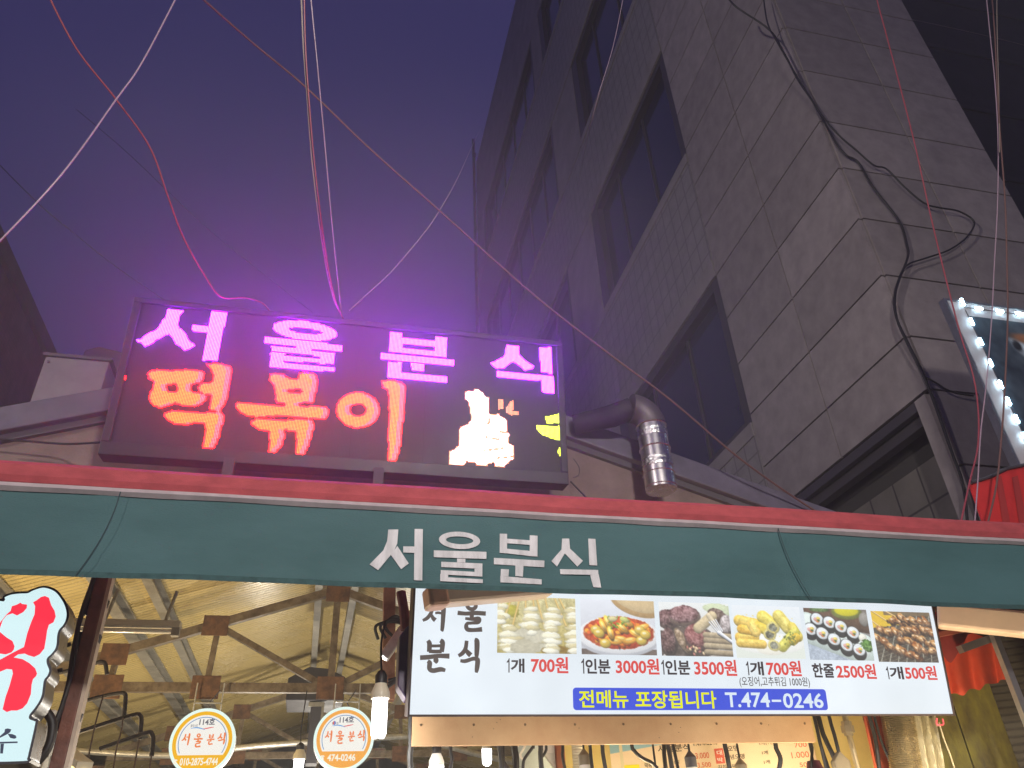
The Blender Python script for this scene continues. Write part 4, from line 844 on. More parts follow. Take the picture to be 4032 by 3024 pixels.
# ------------------------------------------------------------------ two round shop signs hung from the hall truss
def round_sign(cu, cv, ru, rv, ring, ringm, label, top, kind):
    Y = 9.42; pl = Plane((0, Y, 0), (1, 0, 0), (0, 0, 1)); c = pl.px(*d8(cu, cv)); e = pl.px(*d8(cu+ru, cv)); f = pl.px(*d8(cu, cv-rv)); r = ((e[0]-c[0])+(f[1]-c[1]))/2
    T_ = thing('round_light_box', label, 'sign', pl.pt(c[0], c[1]-r*1.25, 0), 'round shop signs under the market roof')
    circ = lambda rad, n=64, a0=0, a1=360: [(c[0]+rad*math.cos(R(a0+(a1-a0)*k/n)), c[1]+rad*math.sin(R(a0+(a1-a0)*k/n))) for k in range(n+(0 if a1-a0 == 360 else 1))]
    # light box body: disc that widens into a square foot below
    body = circ(r, 60, -62, 242)+[(c[0]-r*.47, c[1]-r*1.3), (c[0]+r*.47, c[1]-r*1.3)]
    part('case', MB().plate(pl, body, -.14, -.003), mat('white_case', (.7, .72, .7), .4), T_, bevel=.01)
    part('light_panel', MB().plate(pl, body, -.002, 0), glow('backlit_mint', (.76, .93, .86), 1.05), T_)
    part('colour_ring', MB().plate(pl, circ(r*.905), .0005, .0015), ringm, T_)
    wm = glow('backlit_cream', (.90, .88, .82), 1.0)
    a1 = math.degrees(math.asin(-.40/.79))
    part('cream_field', MB().plate(pl, circ(r*.79, 60, a1, 180-a1), .002, .003), wm, T_)
    m = MB(); o_, i_ = circ(r*.735, 60, a1+2, 178-a1), circ(r*.71, 60, a1+2, 178-a1); m.strip([pl.pt(x, y, .0035) for x, y in o_], [pl.pt(x, y, .0035) for x, y in i_]); part('blue_arc', m, glow('blue_line', (.15, .30, .55), 1.), T_)
    W = lambda s: s*r
    m = MB(); textr(m, pl, '114호', c[0]-W(.19), c[1]+W(.49), c[0]+W(.29), c[1]+W(.69), .0045, .03, .0); textr(m, pl, '봉덕시장', c[0]-W(.44), c[1]+W(.42), c[0]-W(.22), c[1]+W(.51), .0045, .01); part('number_lettering', m, glow('grey_ink', (.13, .13, .16), 1.), T_)
    for k, (col, nm, y0_) in enumerate((((.12, .35, .72), 'blue_swoosh', .37), ((.75, .12, .13), 'red_swoosh', .41))):
        xx = np.linspace(-.42+.36*k, .02+.26*k, 14); A_ = [pl.pt(c[0]+W(x), c[1]+W(y0_+.035*math.sin((x+.5)*7+k*1.4)+.022*math.sin((i+.5)/14*math.pi)), .0045) for i, x in enumerate(xx)]; B_ = [pl.pt(c[0]+W(x), c[1]+W(y0_+.035*math.sin((x+.5)*7+k*1.4)-.012), .0045) for x in xx]
        part(nm, MB().strip(A_, B_), glow(nm, col, 1.), T_)
    if kind:
        part('market_emblem', MB().plate(pl, [(c[0]-W(.36)+W(.05)*math.cos(t), c[1]+W(.48)+W(.065)*math.sin(t)) for t in np.linspace(0, 6.2, 18)], .004, .005), glow('emblem_blue', (.12, .22, .55), 1.), T_)
        part('market_emblem', MB().plate(pl, [(c[0]-W(.385)+W(.025)*math.cos(t), c[1]+W(.48)+W(.055)*math.sin(t)) for t in np.linspace(0, 6.2, 14)], .0055, .0062), glow('emblem_red', (.7, .12, .1), 1.), T_)
    m = MB()
    for g_, (xa_, ya_, xb_, yb_) in zip(BR, ((-.64, -.12, -.38, .24), (-.28, -.18, .0, .23), (.12, -.11, .36, .22), (.44, -.1, .72, .25))): brush(m, pl, g_, c[0]+W(xa_), c[1]+W(ya_), c[0]+W(xb_), c[1]+W(yb_), .0045, 1.45)
    part('orange_lettering', m, glow('orange_ink', (.84, .22, .06), 1.), T_)
    m = MB(); ph = '010-2875-4744' if not kind else '474-0246'
    textr(m, pl, ph, c[0]-W(.50 if kind else .58), c[1]-W(.70), c[0]+W(.42 if kind else .56), c[1]-W(.48), .0045, .03)
    tx = c[0]-W(.72 if not kind else .66); ty = c[1]-W(.59)
    m.plate(pl, [(tx-W(.05), ty-W(.06)), (tx+W(.05), ty-W(.06)), (tx+W(.035), ty+W(.02)), (tx-W(.035), ty+W(.02))], .004, .005); m.plate(pl, [(tx-W(.07), ty+W(.03)), (tx+W(.07), ty+W(.03)), (tx+W(.05), ty+W(.07)), (tx-W(.05), ty+W(.07))], .004, .005)
    part('phone_number', m, glow('cream_ink', (.92, .88, .74), 1.), T_)
    m = MB(); zt = ceilz(0) if False else at(700, 2710, 9.5)[2]+.9
    for sx in (-.42, .42): m.tube([(c[0]+W(sx), Y-.07+.0, c[1]+W(.88)), (c[0]+W(sx), Y-.07, at(1300, 2711, 9.5)[2]+.02)], .008, 6)
    m.box((c[0]-W(.44), Y-.08, c[1]+W(1.1)), (c[0]+W(.44), Y-.06, c[1]+W(1.14))); part('hanger', m, mat('pale_hanger', (.6, .6, .58), .4, .4), T_)
    m = MB(); m.tube(smooth_path([(c[0]+W(.1), Y-.05, c[1]+W(.98)), (c[0]+W(.02), Y-.05, c[1]+W(1.1)), (c[0]+W(.16), Y-.06, c[1]+W(1.3)), (c[0]+W(.3), Y-.02, c[1]+W(1.55))]), .007, 6); part('power_cord', m, alu, T_)
yel_ring = glow('amber_ring', (.88, .46, .012), 1.0); or_ring = glow('orange_ring', (.90, .40, .07), 1.0)
round_sign(405, 410, 333, 333, 0, yel_ring, 'round backlit sign with a mobile number and deep amber ring, nearer the brown post', 0, 0)
round_sign(1838, 378, 305, 318, 0, or_ring, 'round backlit sign with a short phone number and paler orange ring, nearer the big bulb', 0, 1)

# ------------------------------------------------------------------ posts, fittings and pipes under the hall roof
brown = mat('brown_post_paint', (.20, .075, .05), .5, 0, .3, 5, .3, 40, col2=(.10, .04, .03))
T = thing('brown_post', 'reddish brown steel post with cables tied along it, right of the cut-out sign', 'post', (at(300, 2700, 4.9)[0], 4.9, 0))
p = at(405, 2290, 4.9); q = at(228, 3024, 4.9); q2 = q+(q-p)*1.6
part('shaft', MB().beam(p+(p-q)*.25, q2, .07, .08, (0, 1, 0)), brown, T, bevel=.006)
m = MB(); e = np.array([.046, .0, .0]); m.beam(p+e+(p-q)*.25, q2+e, .02, .07, (0, 1, 0)); part('edge_trim', m, mat('pale_trim', (.62, .5, .4), .5, 0, .2, 6), T)
blackr = mat('black_rubber', (.018, .016, .016), .5, 0, .3, 12)
m = MB()
for dx, dy, w_ in ((-.048, -.05, .013), (-.055, -.02, .011), (-.042, -.06, .008)):
    m.tube(smooth_path([p+(q-p)*t+np.array([dx+.012*math.sin(9*t+dx*80), dy, 0]) for t in np.linspace(-.1, .95, 9)]), w_, 7)
m.tube(smooth_path([p+(q-p)*.38+np.array([-.07, -.06, 0]), p+(q-p)*.42+np.array([-.2, -.07, -.03]), p+(q-p)*.5+np.array([-.21, -.07, -.05]), p+(q-p)*.52+np.array([-.08, -.06, 0])]), .012, 7)
part('cable_bundle', m, blackr, T, True)
m = MB()
for t in (.16, .36, .78): c = p+(q-p)*t; m.beam(c+np.array([-.06, 0, .01]), c+np.array([.055, 0, -.005]), .10, .05 if t == .36 else .018, (0, 1, 0))
part('binding', m, blackr, T)
c = thing('thick_black_cable', 'thick black cable loop hanging between the cut-out sign and the brown post', 'cable', at(190, 2900, 4.6))
part('cable', MB().tube(smooth_path([at(180, 2800, 4.6), at(205, 2840, 4.6), at(203, 2900, 4.6), at(180, 2960, 4.6), at(120, 3030, 4.6), at(60, 3100, 4.6)]), .022, 10), blackr, c, True)
c = thing('electric_box', 'pale plastic meter box behind the cut-out sign at the lower left', 'box', at(190, 2990, 5.1))
a, b = at(150, 3000, 5.1), at(232, 2800, 5.1); part('case', MB().box((a[0], 5.05, a[2]-.1), (b[0], 5.2, b[2])), mat('pale_plastic', (.6, .58, .5), .5), c, bevel=.01)
a, b = at(180, 3060, 4.95), at(270, 2975, 4.95); part('shelf', MB().box((a[0], 4.93, a[2]), (b[0], 5.04, b[2])), mat('pale_plastic2', (.55, .52, .42), .5), c, bevel=.004)

# fluorescent batten (unlit) and a lit one lower down
T = thing('strip_light', 'unlit white strip light fitting hung across in front of the truss', 'strip light', at(500, 2460, 6.8))
a, b = at(285, 2452, 6.8), at(712, 2462, 6.8)
part('housing', MB().beam(a, b, .09, .055), mat('enamel_grey', (.55, .50, .40), .4), T, bevel=.005)
part('tube', MB().tube([a+np.array([.05, -.01, -.055]), b+np.array([-.03, -.01, -.055])], .02, 10), mat('tube_glass', (.85, .8, .68), .15), T, True)
for t in (.28, .84): c = a+(b-a)*t; part('bracket', MB().tube([c, c+np.array([.05, 0, .28])], .014, 6), pur, T)
part('end_cap', MB().box(tuple(b+np.array([-.06, -.03, -.09])), tuple(b+np.array([.0, .03, -.02]))), pur, T)
T = thing('lit_strip_light', 'short glowing yellowish strip light at the lower left behind the post', 'strip light', at(300, 3020, 6.2))
a, b = at(262, 2996, 6.2), at(325, 3050, 5.6)
part('tube', MB().tube([a, b], .028, 10), glow('warm_tube', (1., .74, .26), 3.), T, True); part('housing', MB().beam(a+np.array([0, 0, .05]), b+np.array([0, 0, .05]), .09, .04), mat('enamel2', (.6, .55, .42), .4), T)

# bent black hanger pipes
def bent(name, label, P, Y, r=.017):
    return lone(name, MB().tube(smooth_path([at(*c3(*p), Y) for p in P], 6), r, 8), mat(name+'_black', (.035, .028, .025), .8, 0, .3, 9), label, 'pipe', 'bent black conduits under the hall roof', smooth=True)
bent('bent_conduit', 'bent black conduit emerging from the post just under the upper chord', [(470, 870), (600, 840), (760, 798), (830, 775), (872, 785), (885, 830), (890, 880)], 7.5)
bent('bent_conduit', 'bent black conduit hanging below the left gusset plate of the bottom chord', [(690, 1105), (860, 1060), (1000, 1035), (1042, 1045), (1045, 1100), (1030, 1250)], 7.3)
bent('bent_conduit', 'bent black conduit nearest the round amber sign, upper one', [(640, 1365), (900, 1280), (1120, 1215), (1165, 1222), (1178, 1270), (1160, 1420)], 7.0)
bent('bent_conduit', 'bent black conduit nearest the round amber sign, lower one', [(830, 1500), (1000, 1440), (1225, 1365), (1265, 1378), (1275, 1430), (1262, 1560)], 6.9)
cordm = mat('brown_string', (.10, .06, .035), .8)
for i, (P, Y) in enumerate((([(865, 1040), (830, 1160), (790, 1310), (750, 1500), (715, 1680)], 6.9), ([(1025, 1240), (1010, 1350), (970, 1500), (940, 1700)], 6.8), ([(1160, 1420), (1140, 1530), (1110, 1700)], 6.7), ([(1262, 1555), (1240, 1700)], 6.7))):
    lone('pull_string', MB().tube(smooth_path([at(*c3(*p), Y) for p in P], 4), .006, 6), cordm, ['thin brown cord hanging below the left rusty gusset', 'thin brown cord hanging from the second bent conduit', 'thin brown cord hanging from the third bent conduit', 'short thin cord hanging from the lowest bent conduit'][i], 'cord', 'thin hanging cords', smooth=True)
silver = mat('silver_pipe', (.62, .58, .5), .35, .5, .25, 12)
Y = 12.5; lone('sprinkler_pipe', MB().tube(smooth_path([at(270, 2955, Y), at(700, 2975, Y), at(940, 2945, Y), at(1180, 2925, Y), at(1500, 2905, Y), at(1625, 2902, Y), at(1730, 2930, Y), at(1900, 2975, Y), at(2060, 3010, Y)]), .04, 10), silver, 'silver service pipe crossing the hall at bulb height', 'pipe', smooth=True)
T = thing('vent_hood', 'dark metal extractor housing hanging at the ridge behind the king post', 'vent', at(1220, 2700, 10.6))
a, b, t_ = at(1125, 2757, 10.6), at(1360, 2665, 10.6), at(1255, 2632, 10.6)
pr = [(a[0], a[2]), (b[0], a[2]), (b[0], b[2]), (t_[0]+.12, t_[2]), (t_[0]-.12, t_[2]+.02), (a[0], b[2]-.02)]
part('housing', MB().prism([(x, 10.6, z) for x, z in pr], [(x, 11.4, z) for x, z in pr]), mat('dark_hood', (.06, .055, .06), .55, .3, .3, 6), T, bevel=.01)
a, b = at(1210, 2930, 10.6), at(1250, 2790, 10.6); part('drop_duct', MB().box((a[0], 10.7, a[2]-.2), (b[0]+.05, 11., b[2]+.1)), mat('dark_hood2', (.075, .07, .08), .6, .3), T)
part('duct_frame', MB().box((a[0]-.03, 10.66, b[2]+.04), (b[0]+.08, 10.7, b[2]+.09)).box((b[0]+.05, 10.66, a[2]-.2), (b[0]+.08, 10.7, b[2]+.04)), pur, T)
T = thing('red_post', 'rust-streaked reddish post standing behind the big bulb', 'post', at(1530, 2500, 5.6))
a, b = at(1508, 2640, 5.6), at(1552, 2300, 5.6)
part('shaft', MB().beam(at(1527, 2760, 5.6), at(1534, 2250, 5.6), .085, .08, (0, 1, 0)), mat('rusty_post', (.42, .22, .13), .6, 0, .3, 7, .3, 40, col2=(.24, .10, .05)), T)
m = MB(); cc = at(1545, 2530, 5.5)
for k in range(3): m.tube(smooth_path([cc+np.array([-.1+.05*k, -.03*k, .02]), cc+np.array([-.12+.03*k, -.05, .1]), cc+np.array([.02, -.04, .13+.02*k]), cc+np.array([.12, -.03, .05]), cc+np.array([.08, -.03, -.2]), cc+np.array([-.02, -.03, -.26-.02*k])]), .011, 7)
part('cable_coil', m, blackr, T, True)
part('clamp_lamp', MB().beam(at(1510, 2590, 5.4), at(1588, 2480, 5.4), .09, .07), mat('bright_tin', (.7, .68, .66), .3, .7, .2, 12), T, bevel=.01)

# ------------------------------------------------------------------ hanging bulbs
sockm = mat('black_socket', (.02, .018, .02), .5); basem = mat('bulb_base', (.75, .68, .52), .4); basew = mat('bulb_base_white', (.8, .78, .74), .35)
def bulb(u, v0, v1, v2, v3, wpx, Y, label, kind, power, col=(1, .97, .9), ctop=2280, name='hanging_bulb', lit=True, glowst=9.):
    """v0..v3: socket top, base top, lit top, lit bottom in photo pixels; built at true size at depth Y"""
    a, b, c, d = (at(u, v, Y) for v in (v0, v1, v2, v3)); x = (b[0]); k = Y*wpx/FPX*1.05/2
    T_ = thing(name, label, 'bulb', (x, Y, d[2]), 'hanging light bulbs')
    z0, z1, z2, z3 = a[2], b[2], c[2], d[2]
    part('cord', MB().tube(smooth_path([(x, Y, z0-.01), (x-.01, Y, z0+.15), (x+.01, Y+.05, max(z0+.3, at(u, ctop, Y)[2]))]), .007, 6), blackr, T_, True)
    part('socket', MB().lathe((x, Y, z1), [(k*.62, 0), (k*.66, (z0-z1)*.6), (k*.34, (z0-z1)*.97), (k*.1, z0-z1)], 16), sockm, T_, True)
    part('base', MB().lathe((x, Y, z2), [(k*.98, 0), (k*1.02, (z1-z2)*.2), (k*.98, (z1-z2)*.45), (k*.7, (z1-z2)*.85), (k*.62, z1-z2)], 20), basem if kind == 'cfl' else basew, T_, True)
    gm = glow('bulb_glow', (1, .99, .97), glowst)
    if kind == 'cfl':
        m = MB(); L_ = z2-z3
        for i in range(4):
            an = math.pi/4+i*math.pi/2; px_, py_ = x+k*.5*math.cos(an), Y+k*.5*math.sin(an)
            m.tube([(px_, py_, z2), (px_, py_, z3+.02), (px_, py_, z3)], [k*.42, k*.42, k*.25], 10)
        part('lit_tubes', m, gm, T_, True)
    else: part('lit_dome', MB().lathe((x, Y, z3), [(k*.3, 0), (k*.8, (z2-z3)*.1), (k*.95, (z2-z3)*.35), (k*.96, z2-z3)], 18), gm, T_, True)
    lamp('POINT', 'bulb_light', (x, Y, z3-.05), power, col, T_, .04)
    return T_
bulb(1500, 2640, 2692, 2752, 2905, 66, 4.75, 'big lit spiral bulb hanging at the left end of the menu sign', 'cfl', BW*.16, ctop=2600)
bulb(1182, 2925, 2952, 2990, 3060, 42, 9.36, 'lit bulb hanging between the two round signs', 'cfl', BW*.8, ctop=2716)
bulb(1719, 2927, 2968, 3017, 3070, 52, 5.0, 'lit bulb with black socket just under the beige board left end', 'led', BW*.12, ctop=2800)
bulb(1916, 2895, 2927, 2950, 3016, 34, 7.5, 'small lit bulb farther back under the beige board', 'led', BW*.5, glowst=12, ctop=2800)
polem = mat('lamp_pole', (.3, .3, .3), .5, .5)
def added_stand_lamp(p, pw, col, label):  # unseen lamps added below the frame to light hall, board and kitchen
    T_ = thing('stall_lamp', label, 'lamp', (p[0], p[1], 0), 'bulbs on poles standing at the counters'); p = np.array(p)
    part('lit_dome', MB().lathe(p, [(.02, 0), (.045, .04), (.045, .08), (.015, .12)], 14), glow('warm_bulb', col, 6), T_, True)
    part('socket', MB().lathe(p-np.array([0, 0, .07]), [(.012, 0), (.022, .01), (.022, .07)], 12), sockm, T_, True)
    part('pole', MB().tube([(p[0], p[1], 0), tuple(p-np.array([0, 0, .065]))], .012, 8), polem, T_, True); part('base', MB().lathe((p[0], p[1], 0), [(.14, 0), (.14, .02), (.02, .03)], 16), polem, T_, True)
    lamp('POINT', 'bulb_light', (p[0], p[1], p[2]+.17), pw, col, T_, .06)
WM, NW = (1, .78, .46), (1, .92, .78)
for p, pw, col, lb_ in (((-1.9, 7.4, 1.9), BW*2.5, WM, 'warm bulb on a pole at the left hall counter'), ((-3.4, 9.5, 1.9), BW*2., WM, 'warm bulb on a pole at the far left of the hall'), ((-.6, 11.5, 2.0), BW*2.8, NW, 'warm bulb on a pole in the middle of the hall'), ((.3, 15.5, 2.1), BW*2.8, NW, 'warm bulb on a pole deep in the hall'),
        ((1.3, 4.35, 1.75), BW*KF, NW, 'bulb on a pole at the left end of the counter'), ((2.6, 4.35, 1.75), BW*KF, NW, 'bulb on a pole at the middle of the counter'), ((3.9, 4.2, 1.75), BW*KF*3.6, WM, 'bulb on a pole at the right end of the counter'),
        ((2.0, 5.45, 1.7), BW*KB, WM, 'warm bulb on a pole in the left of the kitchen'), ((3.2, 5.2, 1.7), BW*KB, WM, 'warm bulb on a pole in the right of the kitchen')):
    added_stand_lamp(p, pw, col, lb_)

# ------------------------------------------------------------------ kitchen at the right: angled yellow wall with a price board
KA = R(24)
o = at(2640, 2960, 6.1)
KP = Plane(o, (math.cos(KA), -math.sin(KA), 0), (0, 0, 1))
yelw = mat('yellow_wall', (.78, .62, .22), .6, 0, .12, 2.)
W_ = thing('kitchen_wall', 'pale yellow kitchen wall behind the hanging cords', 'wall', KP.pt(0, -1.5, 0))
sL, sR = KP.px(2060, 3000)[0], KP.px(3445, 3000)[0]
part('panel', MB().obox(KP, sL, sR, -o[2], .75, -.08, -.01), yelw, W_)
m = MB()
for u in (2140, 2330, 2450): xx = KP.px(u, 3000)[0]; m.obox(KP, xx-.012, xx+.012, -1.5, .75, -.008, .01)
part('batten', m, mat('pale_batten', (.74, .66, .42), .5), W_)
sA, sB = KP.px(2405, 2990)[0], KP.px(3215, 2990)[0]
PB = thing('price_board', 'cream price board with red figures on the yellow wall', 'sign', KP.pt((sA+sB)/2, -.4, 0))
part('board', MB().obox(KP, sA, sB, -.55, .26, -.007, .004), mat('cream_board', (.86, .70, .48), .5), PB)
a, b = KP.px(*d6(0, 270)), KP.px(*d6(560, 155)); m = MB(); m.face([KP.pt(sA, a[1]-.01, .006), KP.pt(b[0], b[1]-.02, .006), KP.pt(b[0]+.3, b[1]+.1, .006), KP.pt(sA, b[1]+.1, .006)]); part('blue_stripe', m, mat('sky_blue_print', (.30, .52, .60), .5), PB)
dkp = mat('brown_print', (.12, .09, .06), .6)
for s, q in (('서울분식', (500, 275, 815, 170)), ('T.474-0246', (850, 205, 1100, 145)), ('오뎅', (1215, 260, 1310, 195)), ('양념오뎅', (1185, 345, 1378, 280)), ('김치만두', (1115, 440, 1290, 385)), ('1개(1인', (1540, 200, 1675, 150)), ('1개', (1565, 292, 1620, 250)), ('1개', (1585, 388, 1640, 345)), ('10알', (650, 388, 715, 345)), ('떡볶이', (365, 430, 465, 370))): m = MB(); text(m, KP, s, d6(q[0], q[1]), d6(q[2], q[3]), .007, .012); part('dark_lettering', m, dkp, PB)
rdp = mat('red_print', (.72, .15, .07), .6)
for s, q in (('3.000', (885, 335, 1015, 265)), ('3.500', (905, 425, 1035, 365)), ('700', (1898, 220, 2012, 160)), ('1.000', (1870, 330, 2035, 255)), ('500', (1952, 420, 2060, 365))): m = MB(); text(m, KP, s, d6(q[0], q[1]), d6(q[2], q[3]), .007, .005); part('red_lettering', m, rdp, PB)
a, b = KP.px(*d6(1095, 385)), KP.px(*d6(1160, 225)); rb = part('red_stamp', MB().obox(KP, a[0], b[0], a[1], b[1], .0045, .007), mat('red_patch', (.8, .16, .10), .5), PB, bevel=.006)
m = MB(); text(m, KP, '대', d6(1102, 298), d6(1148, 245), .009, .02); text(m, KP, '박', d6(1108, 368), d6(1158, 320), .009, .02); part('white_lettering', m, mat('white_print', (.9, .85, .78), .6), rb)
a, b = KP.px(*d6(125, 440)), KP.px(*d6(305, 390)); part('yellow_patch', MB().obox(KP, a[0], b[0], a[1]-.1, b[1], .0045, .007), mat('yellow_patch', (.9, .78, .02), .5), PB)
# left return of the kitchen: red-brown upright, corrugated pipe, switch box
def upright(name, label, cat, u0, u1, Y, m_, ztop=2700): 
    a, b = at(u0, 3000, Y), at(u1, 3000, Y); t_ = at(u0, ztop, Y)
    return lone(name, MB().box((a[0], Y, 0.9), (b[0], Y+.1, t_[2]+.2)), m_, label, cat, bevel=.008)
upright('brown_upright', 'red-brown painted upright left of the corrugated pipe', 'post', 2190, 2228, 5.6, mat('red_brown', (.36, .12, .06), .5, 0, .25, 8))
upright('grey_upright', 'pale blue-grey wall strip left of the red-brown upright', 'panel', 2040, 2180, 5.9, mat('pale_blue_panel', (.52, .58, .54), .6, 0, .15, 3))
m = MB(); c = at(2278, 3000, 5.5); z0, z1 = c[2]-.5, c[2]+.5
prof = [(.036+.006*(i % 2), i*.009) for i in range(110)]
lone('corrugated_pipe', m.lathe((c[0], 5.5, z0), prof, 18), mat('cream_corrugated', (.74, .66, .48), .5), 'cream corrugated pipe beside the red-brown upright', 'pipe', smooth=True)
T_ = thing('switch_box', 'white wall box with a bracket below the beige board', 'box', at(2150, 2960, 5.7)); a, b = at(2128, 2972, 5.7), at(2180, 2900, 5.7)
part('case', MB().box((a[0], 5.62, a[2]), (b[0], 5.72, b[2]+.1)), mat('box_white', (.78, .72, .62), .4), T_, bevel=.006); a2 = at(2165, 3000, 5.7); part('bracket', MB().prism([(a2[0]-.06, 5.62, a[2]), (a2[0]+.07, 5.62, a[2]), (a2[0]+.03, 5.62, a[2]-.12)], [(a2[0]-.06, 5.66, a[2]), (a2[0]+.07, 5.66, a[2]), (a2[0]+.03, 5.66, a[2]-.12)]), mat('box_bracket', (.7, .66, .56), .4), T_)
m = MB(); q = [at(*d5(*p), 5.3) for p in ((1140, 205), (1165, 165), (1200, 175), (1218, 190), (1195, 240), (1168, 290), (1185, 330), (1200, 345))]
T_ = thing('wire_hook', 'twisted white wire hook hanging under the beige board', 'hook', q[2]); part('wire', MB().tube(smooth_path(q, 5), .008, 6), mat('cream_wire', (.8, .74, .6), .5), T_, True)
# cords and their pendant sockets in front of the kitchen
def cords(sets, conv, Y0, labels):
    for (P, r_, Y), lb_ in zip(sets, labels):
        pts = [at(*conv(*p), Y) for p in P]; pts = [pts[0]+np.array([0, 0, .35])]+pts+[pts[-1]+(pts[-1]-pts[-2])*.6]
        lone('hanging_cable', MB().tube(smooth_path(pts, 5), r_, 7), blackr, lb_, 'cord', 'black cords hanging in front of the kitchen', smooth=True)
cords([([(45, 0), (45, 200), (35, 300), (40, 420)], .018, 4.95), ([(455, 165), (455, 260), (465, 330), (450, 427)], .012, 5.2), ([(955, 165), (965, 300), (975, 427)], .016, 5.1), ([(985, 165), (985, 427)], .010, 5.2), ([(1105, 165), (1120, 300), (1125, 427)], .022, 5.15),
       ([(1300, 160), (1290, 220), (1240, 290), (1205, 350), (1195, 427)], .010, 5.1), ([(1375, 160), (1375, 280), (1385, 427)], .016, 5.1), ([(1430, 160), (1430, 250), (1395, 310)], .009, 5.3), ([(1600, 160), (1600, 300), (1625, 427)], .010, 5.2), ([(1880, 157), (1890, 300), (1905, 427)], .011, 5.15), ([(2005, 157), (2015, 280), (2040, 427)], .013, 5.1)], d5, 5,
      ['thick black cord beside the beige board left end, reaching above it', 'beaded black cord between the two lit bulbs under the board', 'black cord just right of the small far bulb', 'thin cord touching the cord right of the small far bulb', 'thickest black cord, left of the wire hook', 'curling thin black cord beside the wire hook', 'black cord in front of the white wall box', 'thin bent cord behind the white wall box', 'thin dark cord along the red-brown upright', 'thin black cord right of the grey pendant socket', 'black cord at the left end of the price board'])
cords([([(222, 155), (255, 250), (330, 320), (420, 365), (465, 405)], .012, 5.1), ([(552, 155), (560, 280), (575, 427)], .014, 5.15), ([(590, 155), (610, 250), (640, 427)], .015, 5.1), ([(645, 155), (670, 280), (700, 427)], .011, 5.2), ([(1175, 155), (1200, 270), (1228, 427)], .015, 5.1), ([(1695, 155), (1705, 220), (1750, 325), (1740, 427)], .015, 5.1), ([(2060, 155), (2075, 230), (2070, 350)], .010, 5.15), ([(2120, 0), (2165, 200), (2240, 427)], .012, 5.0), ([(2165, 0), (2215, 140), (2290, 300), (2340, 440)], .016, 5.0)], d6, 5,
      ['sagging black cord leading down to the maroon pendant cap', 'first black cord across the shop name on the price board', 'second, thicker black cord across the shop name on the price board', 'third black cord across the shop name on the price board', 'black cord right of the red stamp', 'split black cord between the item names and prices', 'thin cord holding the dark wide lampshade', 'thin black cord on the yellow wall beyond the board end', 'twisted black cord on the yellow wall beyond the board end'])
cords([([(15, 1205), (60, 1400), (120, 1660)], .011, 4.95), ([(150, 1205), (195, 1360), (230, 1500)], .012, 4.95), ([(515, 1210), (565, 1400), (600, 1660)], .014, 5.0), ([(560, 1210), (620, 1420), (700, 1600)], .010, 5.0)], c7, 5,
      ['black cord left of the brass gas pipe', 'black cord running down to the dark flat connector', 'thick black cord across the red board', 'thin black cord across the red board, near the flexible duct'])
def pendant(u, v, Y, wpx, label, m_, kind=0):
    p = at(u, v, Y); k = wpx*Y/FPX*1.05/2; T_ = thing('pendant_socket', label, 'lamp socket', p, 'pendant sockets in front of the kitchen')
    if kind == 0:
        part('socket', MB().lathe(p-np.array([0, 0, k*2.6]), [(k*.95, 0), (k, k*1.5), (k*.35, k*2.3), (k*.12, k*2.6)], 14), m_, T_, True); part('bulb', MB().lathe(p-np.array([0, 0, k*4.6]), [(k*.4, 0), (k*1.15, k*.6), (k*1.2, k*1.4), (k*.9, k*1.99)], 16), basew, T_, True)
    else: part('shade', MB().lathe(p-np.array([0, 0, k*.9]), [(k, 0), (k*.96, k*.12), (k*.45, k*.5), (k*.36, k*.85), (k*.1, k*.9)], 20), m_, T_, True)
    part('cord', MB().tube([p-np.array([0, 0, .01]), p+np.array([0, .0, .4])], .007, 6), blackr, T_)
gs = mat('grey_socket', (.22, .18, .12), .5, 0, .2, 8); ds = mat('slate_socket', (.09, .085, .10), .5, 0, .2, 8); ms = mat('maroon_shade', (.10, .03, .05), .5, 0, .2, 8)
pendant(*d5(1815, 225), 5.2, 42, 'grey-brown pendant socket in front of the corrugated pipe', gs); pendant(*d5(1000, 350), 5.3, 42, 'dark pendant socket low under the left part of the board', ds)
pendant(*d6(815, 245), 5.2, 44, 'slate pendant socket left of the price 3.000', ds); pendant(*d6(1330, 320), 5.2, 44, 'slate pendant socket in front of the item names', gs)
pendant(*d6(470, 400), 5.2, 38, 'small maroon pendant cap left of the shop name', ms, 1); pendant(*d6(2085, 345), 5.2, 130, 'wide dark maroon lampshade at the right end of the price board', ms, 1)
T_ = thing('flat_connector', 'dark flat plastic connector hanging beside the brass gas pipe', 'connector', at(*c7(250, 1600), 4.95)); a, b = at(*c7(205, 1700), 4.95), at(*c7(310, 1550), 4.95)
part('body', MB().prism([(a[0], 4.93, a[2]), (b[0], 4.93, a[2]), (b[0], 4.93, b[2]-.03), ((a[0]+b[0])/2, 4.93, b[2]+.03), (a[0], 4.93, b[2]-.03)], [(a[0], 4.98, a[2]), (b[0], 4.98, a[2]), (b[0], 4.98, b[2]-.03), ((a[0]+b[0])/2, 4.98, b[2]+.03), (a[0], 4.98, b[2]-.03)]), gs, T_, bevel=.006)
T_ = thing('gas_pipe', 'brass gas pipe with a valve fitting right of the price board', 'pipe', at(*c7(340, 1400), 5.0)); P_ = [at(*c7(290, 1190), 5.0), at(*c7(320, 1330), 5.0), at(*c7(365, 1500), 5.0), at(*c7(415, 1700), 5.0)]
part('pipe', MB().tube([P_[0]+(P_[0]-P_[1])]+P_, .02, 10), mat('brass', (.55, .45, .28), .35, .7, .2, 12), T_, True)
m = MB(); d = (P_[1]-P_[0])/np.linalg.norm(P_[1]-P_[0])
